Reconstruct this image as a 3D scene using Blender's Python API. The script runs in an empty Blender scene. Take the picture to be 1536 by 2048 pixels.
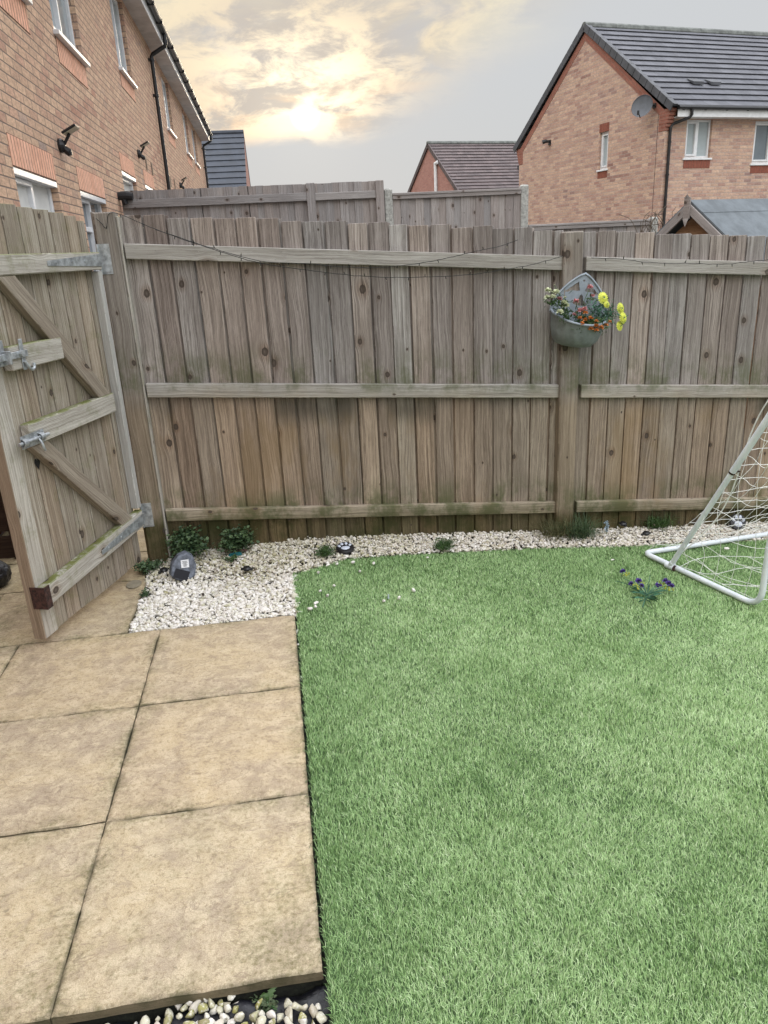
import bpy, math, random
import numpy as np
from mathutils import Matrix, Vector
rnd = random.Random(7); rng = np.random.default_rng(11)
R = math.radians
sc = bpy.context.scene
COL = sc.collection

# ------------------------------------------------------------------ camera
PITCH, ROLL, YAW, FPX = .3383, .0518, .132, 1481.7
_cp, _sp = math.cos(PITCH), math.sin(PITCH)
_f = np.array([0, _cp, -_sp]); _u = np.array([0, _sp, _cp]); _r = np.array([1., 0, 0])
_r2 = _r*math.cos(ROLL)-_u*math.sin(ROLL); _u2 = _u*math.cos(ROLL)+_r*math.sin(ROLL)
_ca, _sa = math.cos(YAW), math.sin(YAW)
def _tg(v): return np.array([v[0]*_ca+v[1]*_sa, -v[0]*_sa+v[1]*_ca, v[2]])
RT, UP, FW = _tg(_r2), _tg(_u2), _tg(_f)
CAM = np.array([.727, -3.869, 1.54])
cd = bpy.data.cameras.new("camera"); cam = bpy.data.objects.new("camera", cd); COL.objects.link(cam)
cam.matrix_world = Matrix(((RT[0], UP[0], -FW[0], CAM[0]), (RT[1], UP[1], -FW[1], CAM[1]), (RT[2], UP[2], -FW[2], CAM[2]), (0, 0, 0, 1)))
cd.sensor_fit = 'VERTICAL'; cd.sensor_height = 36; cd.lens = FPX/2048*36
cd.clip_start = .05; cd.clip_end = 3000
sc.camera = cam
def _ray(x, y): return RT*(x-768)-UP*(y-1024)+FW*FPX
def zl(X): return -.06*max(0., X-.7)                 # how the garden falls to the right
def at_z(x, y, z=0.):
    d = _ray(x, y); return CAM+(z-CAM[2])/d[2]*d
def at_lawn(x, y, h=0.):                             # point on the sloping ground seen at a photo position
    q = at_z(x, y)
    for _ in range(15): q = at_z(x, y, zl(q[0])+h)
    return q
def at_Y(x, y, Y):
    d = _ray(x, y); return CAM+d*(Y-CAM[1])/d[1]

# ------------------------------------------------------------------ node helper
class NB:
    def __init__(s, nt): s.nt = nt; s.L = nt.links
    def n(s, t, props=None, ins=None):
        nd = s.nt.nodes.new(t)
        for k, v in (props or {}).items(): setattr(nd, k, v)
        for k, v in (ins or {}).items():
            sk = nd.inputs[k]
            if isinstance(v, bpy.types.NodeSocket): s.L.new(v, sk)
            else: sk.default_value = v
        return nd
    def m(s, op, a, b=0., c=0., clamp=False):
        return s.n('ShaderNodeMath', {'operation': op, 'use_clamp': clamp}, {0: a, 1: b, 2: c}).outputs[0]
    def v(s, op, a, b=(0, 0, 0), out=0):
        return s.n('ShaderNodeVectorMath', {'operation': op}, {0: a, 1: b}).outputs[out]
    def sc_(s, a, k): return s.n('ShaderNodeVectorMath', {'operation': 'SCALE'}, {0: a, 'Scale': k}).outputs[0]
    def mix(s, f, a, b, mode='MIX'):
        a = (*a, 1) if isinstance(a, tuple) and len(a) == 3 else a
        b = (*b, 1) if isinstance(b, tuple) and len(b) == 3 else b
        return s.n('ShaderNodeMix', {'data_type': 'RGBA', 'blend_type': mode}, {0: f, 6: a, 7: b}).outputs[2]
    def noise(s, vec, scale, detail=3., rough=.55, dist=0., out=0, dims='3D'):
        return s.n('ShaderNodeTexNoise', {'noise_dimensions': dims}, {'Vector': vec, 'Scale': scale, 'Detail': detail, 'Roughness': rough, 'Distortion': dist}).outputs[out]
    def ss(s, x, a, b, lo=0., hi=1.):
        return s.n('ShaderNodeMapRange', {'interpolation_type': 'SMOOTHSTEP'}, {0: x, 1: a, 2: b, 3: lo, 4: hi}).outputs[0]
    def sep(s, v): return s.n('ShaderNodeSeparateXYZ', None, {0: v}).outputs
    def com(s, x, y, z): return s.n('ShaderNodeCombineXYZ', None, {0: x, 1: y, 2: z}).outputs[0]
    def attr(s, name, out='Vector'): return s.n('ShaderNodeAttribute', {'attribute_name': name}).outputs[out]
    def wn(s, v, out=1): return s.n('ShaderNodeTexWhiteNoise', {'noise_dimensions': '3D'}, {'Vector': v}).outputs[out]
    def ramp(s, f, stops):
        r = s.n('ShaderNodeValToRGB', None, {0: f}); cr = r.color_ramp
        while len(cr.elements) < len(stops): cr.elements.new(.5)
        for e, (p, c) in zip(cr.elements, stops): e.position = p; e.color = (*c, 1)
        return r.outputs[0]
    def bump(s, h, st=.3, d=.01): return s.n('ShaderNodeBump', None, {'Height': h, 'Strength': st, 'Distance': d}).outputs[0]

def mat(name):
    m = bpy.data.materials.new(name); m.use_nodes = True
    b = NB(m.node_tree); p = m.node_tree.nodes['Principled BSDF']
    def out(color=None, rough=None, normal=None, **kw):
        for k, val in (('Base Color', color), ('Roughness', rough), ('Normal', normal)):
            if val is None: continue
            if isinstance(val, bpy.types.NodeSocket): b.L.new(val, p.inputs[k])
            else: p.inputs[k].default_value = (*val, 1) if k == 'Base Color' else val
        for k, val in kw.items(): p.inputs[k.replace('_', ' ')].default_value = val
        return m
    return b, out

# ------------------------------------------------------------------ world, sun, exposure
SUN_EL, SUN_AZ = R(9.0), R(3.55)                     # azimuth measured from +Y towards +X
sun_dir = np.array([math.sin(SUN_AZ)*math.cos(SUN_EL), math.cos(SUN_AZ)*math.cos(SUN_EL), math.sin(SUN_EL)])
w = bpy.data.worlds.new("World"); sc.world = w; w.use_nodes = True
b = NB(w.node_tree)
bg = w.node_tree.nodes['Background']
dirv = b.v('NORMALIZE', b.n('ShaderNodeTexCoord').outputs['Generated'])
sky = b.n('ShaderNodeTexSky', {'sky_type': 'NISHITA', 'sun_disc': False, 'sun_elevation': SUN_EL, 'sun_rotation': SUN_AZ, 'altitude': 50, 'air_density': 1.2, 'dust_density': 3.0})
x, y, z = b.sep(dirv)
DEG = 57.29578
el = b.m('MULTIPLY', b.m('ARCSINE', b.m('MAXIMUM', z, -.999)), DEG)
az = b.m('SUBTRACT', b.m('MULTIPLY', b.m('ARCTAN2', x, y), DEG), math.degrees(SUN_AZ))
cvec = b.com(b.m('MULTIPLY', az, .11), b.m('MULTIPLY', el, .26), 0.)
n1 = b.noise(cvec, 1.0, 7, .62, .9); n2 = b.noise(b.v('ADD', cvec, (7.3, 2.1, 4.)), .75, 6, .6, .6)
n3 = b.noise(b.v('ADD', cvec, (3.1, 9.4, 1.)), 2.4, 6, .65, .4)
edge = b.m('ADD', 6.9, b.m('MULTIPLY', b.m('MAXIMUM', b.m('SUBTRACT', az, 4.), 0.), .46))
edge = b.m('ADD', edge, b.m('MULTIPLY', b.m('SUBTRACT', n2, .5), 2.6))
cl = b.ss(b.m('SUBTRACT', el, edge), b.m('MULTIPLY', b.m('MAXIMUM', az, 0.), -.09), b.m('ADD', 1.5, b.m('MULTIPLY', b.m('MAXIMUM', az, 0.), .30)))
cl = b.m('MULTIPLY', cl, b.ss(el, 80., 40.))
# distance (deg) from the veiled sun
ds = b.m('SQRT', b.m('ADD', b.m('POWER', b.m('MULTIPLY', az, .62), 2.), b.m('POWER', b.m('MULTIPLY', b.m('SUBTRACT', el, 10.2), 1.), 2.)))
dsun = b.m('MULTIPLY', b.m('ARCCOSINE', b.m('MINIMUM', b.n('ShaderNodeVectorMath', {'operation': 'DOT_PRODUCT'}, {0: dirv, 1: tuple(sun_dir)}).outputs['Value'], .99999)), DEG)
low = b.mix(b.ss(el, 0., 14.), (.60, .615, .62), (.62, .64, .66))
cream = b.mix(b.ss(n1, .38, .60), (.64, .62, .58), (.92, .84, .62))
warm = b.mix(b.ss(n3, .40, .60), (.60, .54, .48), (.93, .77, .56))
cloudc = b.mix(b.ss(ds, 14., 1.5), cream, warm)
cloudc = b.mix(b.m('MULTIPLY', b.ss(el, 12.5, 9.), b.ss(n1, .42, .58)), cloudc, (.86, .66, .48))
cloudc = b.mix(b.m('MULTIPLY', b.ss(n2, .50, .70), .55), cloudc, (.55, .565, .59))
c0 = b.mix(b.m('MULTIPLY', cl, b.ss(az, 32., 10., .30, 1.)), low, cloudc)
gl = b.m('MULTIPLY', b.ss(ds, 6.0, .4), b.ss(b.m('ADD', n3, b.m('MULTIPLY', n1, .5)), .60, .84))
gl = b.m('MULTIPLY', gl, cl)
core = b.m('MULTIPLY', b.ss(dsun, 1.15, .25), b.ss(n3, .30, .5, .55, 1.))
c0 = b.mix(1., c0, b.sc_(b.com(1.0, .86, .58), b.m('MULTIPLY', gl, .65)), 'ADD')
c0 = b.mix(1., c0, b.sc_(b.com(1.0, .93, .72), b.m('MULTIPLY', b.m('MULTIPLY', b.ss(dsun, 6., 0.), b.m('ADD', .35, cl)), .10)), 'ADD')
c0 = b.mix(1., c0, b.sc_(b.com(1.0, .92, .65), b.m('MULTIPLY', core, 1.6)), 'ADD')
# overcast sky: the vault overhead is brighter than the horizon
vault = b.ss(b.m('ADD', el, b.m('MULTIPLY', b.ss(y, .1, -.9), 13.)), 16., 58., 1., 4.5)  # added fill: the bright part also reaches lower behind the camera
c0 = b.sc_(b.mix(b.ss(el, 18., 50.), c0, (.70, .715, .755)), vault)
c0 = b.mix(b.ss(el, -1., -6.), c0, (.10, .10, .09))
mixw = b.mix(1., c0, b.sc_(sky.outputs[0], .0008), 'ADD')
b.L.new(mixw, bg.inputs[0]); bg.inputs[1].default_value = 1.0
sl = bpy.data.lights.new("sun", 'SUN'); sl.energy = 1.0; sl.angle = R(14); sl.color = (1, .84, .62)
so = bpy.data.objects.new("sun", sl); COL.objects.link(so)
so.rotation_euler = Vector(-sun_dir).to_track_quat('-Z', 'Y').to_euler()
sc.view_settings.view_transform = 'Standard'; sc.view_settings.look = 'None'
sc.view_settings.exposure = 0.0; sc.view_settings.gamma = 1
sc.cycles.max_bounces = 6; sc.cycles.diffuse_bounces = 3

# ------------------------------------------------------------------ mesh helper
class MB:
    def __init__(s): s.v = []; s.f = []; s.g = []; s.mi = []; s.nv = 0; s.smooth = False
    def add(s, verts, faces, gr=None, mi=0):
        verts = np.asarray(verts, float).reshape(-1, 3)
        gr = verts if gr is None else np.asarray(gr, float).reshape(-1, 3)
        o = s.nv; s.v.append(verts); s.g.append(gr); s.nv += len(verts)
        for f in faces: s.f.append(tuple(i+o for i in f)); s.mi.append(mi)
    def quad(s, pts, gr=None, mi=0): s.add(pts, [tuple(range(len(pts)))], gr, mi)
    def box(s, o, e1, e2, e3, seed=None, taper=None, mi=0, goff=(0, 0)):
        """o corner, e1 long axis (grain), e2 width, e3 thickness"""
        o, e1, e2, e3 = (np.array(a, float) for a in (o, e1, e2, e3))
        l = [np.linalg.norm(a) for a in (e1, e2, e3)]
        V, G = [], []
        sd = rnd.uniform(0, 400) if seed is None else seed
        for i in (0, 1):
            for j in (0, 1):
                for k in (0, 1):
                    t3 = 1. if taper is None else (taper if j else 1.)
                    V.append(o+i*e1+j*e2+k*t3*e3); G.append((j*l[1]+k*l[2]+goff[0], i*l[0]+goff[1], sd))
        F = [(0, 1, 3, 2), (4, 6, 7, 5), (0, 4, 5, 1), (2, 3, 7, 6), (0, 2, 6, 4), (1, 5, 7, 3)]
        if np.dot(np.cross(e1, e2), e3) < 0: F = [f[::-1] for f in F]
        s.add(V, F, G, mi)
    def abox(s, lo, hi, axis=0, seed=None, mi=0):
        lo = np.array(lo, float); hi = np.array(hi, float); d = hi-lo; E = np.diag(d)
        ax = [axis]+[i for i in (0, 1, 2) if i != axis]
        s.box(lo, E[ax[0]], E[ax[1]], E[ax[2]], seed, mi=mi)
    def tube(s, pts, r, n=8, closed=False, cap=True, mi=0, gs=0.):
        P = np.array(pts, float); m = len(P)
        rr = np.full(m, r) if np.isscalar(r) else np.array(r, float)
        T = np.zeros_like(P)
        for i in range(m):
            a = P[(i-1) % m] if (closed or i > 0) else P[i]; c = P[(i+1) % m] if (closed or i < m-1) else P[i]
            t = c-a; T[i] = t/(np.linalg.norm(t)+1e-12)
        up = np.array([0, 0, 1.]) if abs(T[0][2]) < .9 else np.array([1., 0, 0])
        nrm = np.cross(T[0], up); nrm /= np.linalg.norm(nrm)
        V, G = [], []; L = 0
        for i in range(m):
            nrm = nrm-T[i]*np.dot(nrm, T[i]); nrm /= np.linalg.norm(nrm)+1e-12; bn = np.cross(T[i], nrm)
            if i: L += np.linalg.norm(P[i]-P[i-1])
            for k in range(n):
                a = 2*math.pi*k/n; V.append(P[i]+rr[i]*(math.cos(a)*nrm+math.sin(a)*bn)); G.append((a*rr[i], L, gs))
        F = []
        for i in range(m if closed else m-1):
            for k in range(n):
                j = (i+1) % m; F.append((i*n+k, i*n+(k+1) % n, j*n+(k+1) % n, j*n+k))
        if cap and not closed:
            q0 = len(V); V += V[:n]+V[(m-1)*n:m*n]; G += G[:n]+G[(m-1)*n:m*n]
            F += [tuple(q0+k for k in range(n))[::-1], tuple(q0+n+k for k in range(n))]
        s.add(V, F, G, mi)
    def lathe(s, prof, n=20, center=(0, 0, 0), M=None, arc=(0, 2*math.pi), mi=0):
        V = []; m = len(prof); full = abs(arc[1]-arc[0]-2*math.pi) < 1e-6; nn = n if full else n+1
        for r_, z_ in prof:
            for k in range(nn):
                a = arc[0]+(arc[1]-arc[0])*k/n; V.append((r_*math.cos(a), r_*math.sin(a), z_))
        V = np.array(V)
        if M is not None: V = V@np.array(M.to_3x3()).T+np.array(M.translation)
        V = V+np.array(center)
        F = []
        for i in range(m-1):
            for k in range(n):
                k2 = (k+1) % nn; F.append((i*nn+k, i*nn+k2, (i+1)*nn+k2, (i+1)*nn+k))
        s.add(V, F, None, mi)
    def build(s, name, mats, parent=None, smooth=None, bevel=0.):
        me = bpy.data.meshes.new(name)
        V = np.concatenate(s.v); G = np.concatenate(s.g)
        me.from_pydata(V.tolist(), [], s.f); 
        mats = mats if isinstance(mats, (list, tuple)) else [mats]
        for m_ in mats: me.materials.append(m_)
        if len(mats) > 1: me.polygons.foreach_set('material_index', s.mi)
        at = me.attributes.new('gr', 'FLOAT_VECTOR', 'POINT'); at.data.foreach_set('vector', G.astype(np.float32).ravel())
        if smooth if smooth is not None else s.smooth: me.shade_smooth()
        me.update()
        o = bpy.data.objects.new(name, me); COL.objects.link(o)
        if parent is not None: o.parent = parent
        if bevel:
            md = o.modifiers.new('bevel', 'BEVEL'); md.width = bevel; md.segments = 1; md.limit_method = 'ANGLE'; md.angle_limit = R(50)
        return o
def raw(name, V, F3=None, F4=None, mats=None, attrs=None, parent=None, smooth=False):
    """fast path for big meshes: triangles and quads as numpy arrays"""
    me = bpy.data.meshes.new(name); me.vertices.add(len(V)); me.vertices.foreach_set('co', V.astype(np.float32).ravel())
    n3 = 0 if F3 is None else len(F3); n4 = 0 if F4 is None else len(F4)
    idx = np.concatenate([a.ravel() for a in (F3, F4) if a is not None]).astype(np.int32)
    me.loops.add(len(idx)); me.loops.foreach_set('vertex_index', idx)
    me.polygons.add(n3+n4)
    st = np.concatenate([np.arange(n3)*3, n3*3+np.arange(n4)*4]).astype(np.int32)
    me.polygons.foreach_set('loop_start', st)
    me.update(calc_edges=True)
    for k, a in (attrs or {}).items():
        at = me.attributes.new(k, 'FLOAT', 'POINT'); at.data.foreach_set('value', a.astype(np.float32))
    me.materials.append(mats)
    if smooth: me.shade_smooth()
    o = bpy.data.objects.new(name, me); COL.objects.link(o)
    if parent is not None: o.parent = parent
    return o
def tag(o, label=None, cat=None, group=None, kind=None):
    if label: o['label'] = label
    if cat: o['category'] = cat
    if group: o['group'] = group
    if kind: o['kind'] = kind
    return o
def thing(name, label, cat, loc=(0, 0, 0), rz=0., group=None):
    o = bpy.data.objects.new(name, None); COL.objects.link(o); o.location = loc; o.rotation_euler = (0, 0, rz); o.empty_display_size = .1
    return tag(o, label, cat, group)

# ------------------------------------------------------------------ materials
def wood(name, dark, mid, light, knots=1., algae=0., fence=False, rough=.85, tint=.25):
    b, out = mat(name)
    g = b.attr('gr'); gx, gy, gs = b.sep(g)
    S1, S2 = 7.5, 2.6
    kv = b.com(b.m('MULTIPLY', gx, S1), b.m('MULTIPLY', gy, S2), b.m('MULTIPLY', gs, 3.7))
    vo = b.n('ShaderNodeTexVoronoi', {'voronoi_dimensions': '2D'}, {'Vector': b.v('ADD', kv, b.com(b.m('MULTIPLY', gs, 5.3), b.m('MULTIPLY', gs, 9.1), 0.)), 'Scale': 1., 'Randomness': .9})
    df = b.v('SUBTRACT', b.v('ADD', kv, b.com(b.m('MULTIPLY', gs, 5.3), b.m('MULTIPLY', gs, 9.1), 0.)), vo.outputs['Position'])
    dx, dy, _ = b.sep(df)
    mx = b.m('DIVIDE', dx, S1); my = b.m('DIVIDE', dy, S2*1.35)
    kr = b.m('SQRT', b.m('ADD', b.m('MULTIPLY', mx, mx), b.m('MULTIPLY', my, my)))
    kc = b.sep(vo.outputs['Color'])
    krad = b.m('MULTIPLY', b.m('ADD', .002, b.m('MULTIPLY', b.m('POWER', kc[0], 1.6), .013)), b.m('GREATER_THAN', kc[1], .30))
    wob = b.m('MULTIPLY', b.m('SUBTRACT', b.noise(b.com(b.m('MULTIPLY', gx, 60.), b.m('MULTIPLY', gy, 60.), gs), 1., 2), .5), .006)
    kmask = b.m('MULTIPLY', b.ss(b.m('ADD', kr, wob), krad, b.m('ADD', krad, .0035), 1., 0.), knots)
    kmask = b.m('MULTIPLY', kmask, b.m('GREATER_THAN', krad, .002))
    halo = b.m('MULTIPLY', b.ss(kr, krad, b.m('MULTIPLY', krad, 3.4), 1., 0.), b.m('GREATER_THAN', krad, .002))
    bend = b.m('MULTIPLY', b.m('MULTIPLY', mx, -.75), b.ss(kr, 0., b.m('MULTIPLY', krad, 5.), 1., 0.))
    wav = b.m('MULTIPLY', b.m('SUBTRACT', b.noise(b.com(b.m('MULTIPLY', gx, 3.), b.m('MULTIPLY', gy, 2.0), gs), 1., 2), .5), .05)
    X = b.m('ADD', b.m('ADD', gx, bend), wav)
    fine = b.noise(b.com(b.m('MULTIPLY', X, 330.), b.m('MULTIPLY', gy, 5.), gs), 1., 4, .7)
    rings = b.noise(b.com(b.m('MULTIPLY', X, 115.), b.m('MULTIPLY', gy, 1.3), b.m('ADD', gs, 9.)), 1., 4, .6)
    lines = b.n('ShaderNodeTexWave', {'wave_type': 'BANDS', 'bands_direction': 'X', 'wave_profile': 'SAW'}, {'Vector': b.com(X, b.m('MULTIPLY', gy, .02), b.m('MULTIPLY', gs, .01)), 'Scale': 55., 'Distortion': 3.2, 'Detail': 2., 'Detail Scale': 14.}).outputs['Fac']
    grain = b.m('ADD', b.m('MULTIPLY', fine, .34), b.m('ADD', b.m('MULTIPLY', rings, .50), b.m('MULTIPLY', lines, .16)))
    blot = b.noise(b.com(b.m('MULTIPLY', gx, 9.), b.m('MULTIPLY', gy, 2.2), b.m('ADD', gs, 3.)), 1., 4, .6)
    c = b.mix(b.ss(grain, .28, .54), dark, mid); c = b.mix(b.ss(b.m('ADD', grain, b.m('MULTIPLY', blot, .35)), .62, .86), c, light)
    rndc = b.wn(b.com(b.m('FLOOR', b.m('MULTIPLY', gs, 13.)), 1., 2.))
    rr, rg, rb = b.sep(rndc)
    c = b.mix(b.m('MULTIPLY', rr, tint*1.7), c, b.mix(1., c, (1.05, .90, .80), 'MULTIPLY'))
    c = b.mix(b.m('MULTIPLY', rg, tint*1.9), c, b.mix(1., c, (.66, .66, .68), 'MULTIPLY'))
    c = b.mix(b.m('MULTIPLY', rb, tint*1.1), c, b.mix(1., c, (1.22, 1.24, 1.22), 'MULTIPLY'))
    pos = b.n('ShaderNodeNewGeometry').outputs['Position']; px_, py_, pz_ = b.sep(pos)
    if fence:
        zz = b.m('ADD', pz_, b.m('MULTIPLY', px_, .075))          # height above the sloping rails
        nz = b.noise(b.v('MULTIPLY', pos, (3.2, 3., 1.2)), 1., 5, .65)
        brown = b.ss(b.m('ADD', zz, b.m('MULTIPLY', b.m('SUBTRACT', nz, .5), .25)), .98, .80)
        c = b.mix(b.m('MULTIPLY', brown, .75), c, b.mix(1., c, (1.04, .90, .70), 'MULTIPLY'))
        ru = b.m('MULTIPLY', b.m('MULTIPLY', b.ss(nz, .5, .66), brown), .5)
        c = b.mix(ru, c, (.24, .165, .085))
        # algae: a band above the middle rail, and the foot of the fence
        a1 = b.m('MULTIPLY', b.ss(zz, 1.22, .98), b.ss(zz, .90, .96))
        a2 = b.ss(b.m('ADD', zz, b.m('MULTIPLY', b.m('SUBTRACT', nz, .5), .25)), .46, .28)
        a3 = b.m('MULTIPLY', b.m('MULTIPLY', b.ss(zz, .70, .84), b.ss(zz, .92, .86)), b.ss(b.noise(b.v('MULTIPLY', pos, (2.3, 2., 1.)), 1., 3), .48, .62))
        al = b.m('MULTIPLY', b.m('MAXIMUM', b.m('MULTIPLY', a1, .8), a2), b.ss(b.noise(b.v('MULTIPLY', pos, (7., 7., 5.)), 1., 6, .7), .40, .62))
        c = b.mix(b.m('MULTIPLY', al, .80), c, (.085, .098, .038))
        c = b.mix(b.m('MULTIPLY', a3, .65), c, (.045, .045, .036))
        # darker and more olive towards the foot
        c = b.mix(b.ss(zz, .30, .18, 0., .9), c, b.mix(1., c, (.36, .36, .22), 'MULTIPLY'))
    if algae:
        nrm = b.n('ShaderNodeNewGeometry').outputs['Normal']; nzz = b.sep(nrm)[2]
        nn = b.noise(b.v('MULTIPLY', pos, (11., 11., 11.)), 1., 6, .7)
        k = b.m('MAXIMUM', b.m('MULTIPLY', b.ss(nzz, .5, .8), .95), b.m('MULTIPLY', b.ss(nn, .50, .70), .35))
        k = b.m('MULTIPLY', b.m('MULTIPLY', k, b.ss(nn, .33, .52)), algae)
        c = b.mix(k, c, (.13, .145, .035))
    c = b.mix(b.m('MULTIPLY', halo, .55*knots), c, b.mix(1., c, (.62, .50, .42), 'MULTIPLY'))
    c = b.mix(b.m('MULTIPLY', kmask, b.ss(kr, krad, 0., .95, .70)), c, (.060, .046, .038))
    spk = b.ss(b.noise(b.com(b.m('MULTIPLY', gx, 150.), b.m('MULTIPLY', gy, 45.), gs), 1., 2), .70, .78)
    c = b.mix(b.m('MULTIPLY', spk, .45), c, (.05, .04, .035))
    h = b.m('SUBTRACT', grain, b.m('MULTIPLY', kmask, .5))
    return out(c, rough, b.bump(h, .55, .004), Specular_IOR_Level=.25)

M = {}
M['fence'] = wood('weathered fence boards', (.080, .070, .064), (.262, .240, .226), (.47, .45, .435), fence=True, tint=.45)
M['rail'] = wood('weathered rail', (.16, .145, .13), (.34, .32, .29), (.50, .48, .45), fence=True, knots=.9, tint=.12)
M['post'] = wood('weathered post', (.10, .087, .075), (.225, .20, .175), (.34, .315, .285), fence=True, tint=.15)
M['gate'] = wood('gate boards', (.13, .10, .075), (.32, .275, .215), (.50, .465, .40), algae=.75, tint=.35)
M['ledge'] = wood('gate ledges', (.20, .18, .155), (.42, .395, .35), (.60, .58, .53), algae=1.0, tint=.1)
M['brace'] = wood('gate braces', (.13, .105, .08), (.26, .22, .175), (.38, .34, .28), algae=.25, tint=.1)
M['stile'] = wood('gate stile', (.17, .13, .09), (.28, .215, .155), (.38, .305, .23), knots=.6, algae=.2, tint=.05)
M['pale'] = wood('pale stripped strip', (.28, .27, .25), (.42, .41, .39), (.55, .54, .52), knots=.1, tint=.05)
M['farfence'] = wood('far fence', (.15, .135, .132), (.28, .262, .255), (.40, .385, .38), tint=.3)
M['darkwood'] = wood('dark stained timber', (.022, .013, .009), (.04, .023, .015), (.07, .045, .03), knots=.2, tint=.1)
M['shedwood'] = wood('shed cladding', (.15, .08, .045), (.28, .16, .09), (.36, .23, .14), tint=.1)

def simple(name, col, rough=.5, metal=0., spec=.5, var=.12, scale=8., bump=0.):
    b, out = mat(name); pos = b.n('ShaderNodeTexCoord').outputs['Object']
    n = b.noise(pos, scale, 5, .65)
    lo = tuple(c*(1-var*1.6) for c in col); hi = tuple(min(1, c*(1+var)) for c in col)
    c = b.mix(b.ss(n, .32, .68), lo, hi)
    return out(c, b.m('ADD', rough-.06, b.m('MULTIPLY', n, .12)), b.bump(n, bump, .01) if bump else None, Metallic=metal, Specular_IOR_Level=spec)
M['upvc'] = simple('white plastic window frame', (.72, .73, .75), .35, var=.06)
M['upvc2'] = simple('grey soffit', (.50, .475, .48), .5, var=.12, scale=3)
M['black'] = simple('black plastic', (.012, .012, .014), .38, var=.3)
M['blackrough'] = simple('black rough plastic', (.012, .012, .014), .7, var=.3)
M['pot'] = simple('grey blue planter plastic', (.27, .315, .36), .48, var=.10, scale=25)
M['bowl'] = simple('darker planter bowl', (.205, .232, .235), .5, var=.12, scale=20)
M['rockgrey'] = simple('grey lamp casing', (.115, .13, .16), .6, var=.35, scale=30, bump=.4)
M['panel'] = simple('solar cell', (.006, .006, .010), .3, var=.2, spec=.3)
M['glassdark'] = simple('window glass', (.13, .155, .175), .07, var=.12, scale=.8, spec=.8)
M['blind'] = simple('window glass over pale blind', (.34, .385, .40), .12, var=.08, scale=.8, spec=.6)
M['whiteblind'] = simple('white blind', (.62, .62, .60), .6, var=.05)
M['concrete'] = simple('concrete post', (.36, .36, .335), .9, var=.25, scale=22, bump=.4)
M['galv'] = simple('galvanised steel', (.44, .47, .49), .42, metal=.55, var=.25, scale=35)
M['rust'] = simple('rusty plate', (.050, .020, .016), .75, var=.5, scale=60, bump=.5)
M['zincdark'] = simple('nail heads', (.16, .16, .16), .5, metal=.6)
M['wire'] = simple('black wire', (.010, .011, .010), .6)
M['bulb'] = simple('clear bulb', (.30, .28, .22), .2)
M['felt'] = simple('roofing felt', (.125, .142, .155), .95, var=.14, scale=5, bump=.3)
M['dish'] = simple('satellite dish', (.062, .068, .08), .45, var=.12)
M['net'] = simple('cream net cord', (.82, .82, .79), .8, var=.15)
M['teal'] = simple('teal plastic', (.02, .16, .18), .5)
M['redstone'] = simple('reddish broken stone', (.20, .11, .095), .9, var=.4, scale=40, bump=.6)
M['soil'] = simple('dark soil', (.030, .026, .020), .95, var=.5, scale=50, bump=.8)
M['jointdirt'] = simple('dark joint', (.014, .016, .009), .95, var=.4, scale=60, bump=.6)
M['sticker'] = simple('white sticker', (.70, .71, .72), .5, var=.03)
M['ink'] = simple('grey print', (.10, .10, .11), .6)
M['membrane'] = simple('black weed membrane', (.008, .0085, .013), .42, var=.5, scale=20, bump=.5)
M['yel'] = simple('yellow petals', (.62, .66, .08), .6, var=.18, scale=60)
M['orange'] = simple('orange petals', (.64, .25, .07), .6, var=.25, scale=90)
M['pink'] = simple('pink petals', (.60, .27, .28), .6, var=.2, scale=90)
M['white'] = simple('cream petals', (.66, .70, .50), .6, var=.12, scale=90)
M['purple'] = simple('purple petals', (.09, .05, .26), .6, var=.3, scale=90)
M['bluewhite'] = simple('pale blue petals', (.38, .50, .60), .6, var=.2, scale=90)
M['yelgreen'] = simple('yellow green buds', (.42, .45, .06), .6, var=.2)
M['stem'] = simple('plastic stems', (.06, .13, .045), .55, var=.3, scale=40)
M['bluegreen'] = simple('blue green stems', (.05, .15, .085), .5, var=.3, scale=40)
M['padwhite'] = simple('pale lamp pads', (.50, .54, .62), .3, var=.1)
M['slate'] = simple('far slate roof', (.034, .041, .056), .7, var=.18, scale=2.)

def leafmat(name, a, c_, rough=.5):
    b, out = mat(name); ri = b.n('ShaderNodeNewGeometry').outputs['Random Per Island']
    c = b.mix(ri, a, c_)
    return out(c, rough, None, Specular_IOR_Level=.4)
M['leafdark'] = leafmat('dark garden leaves', (.022, .050, .022), (.085, .135, .055))
M['leafmid'] = leafmat('mid green weeds', (.020, .055, .012), (.075, .135, .035))
M['leafgrey'] = leafmat('dusty weeds', (.035, .060, .025), (.11, .14, .07), .7)
M['dry'] = leafmat('dry grass blades', (.05, .06, .02), (.17, .15, .07), .7)
M['twig'] = leafmat('bare twigs', (.06, .04, .03), (.13, .10, .07), .8)

def painted(name):                                   # white tube paint with rust and scuffs
    b, out = mat(name); g = b.attr('gr'); pos = b.n('ShaderNodeTexCoord').outputs['Object']
    n = b.noise(pos, 14., 6, .7); n2 = b.noise(pos, 70., 4, .7)
    c = b.mix(b.ss(n, .35, .7), (.64, .69, .73), (.76, .80, .83))
    c = b.mix(b.m('MULTIPLY', b.ss(n2, .64, .72), .8), c, (.20, .11, .06))
    c = b.mix(b.m('MULTIPLY', b.ss(n, .62, .72), .3), c, (.30, .33, .28))
    return out(c, .42, b.bump(n2, .15, .003))
M['paint'] = painted('chipped white paint')

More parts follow.
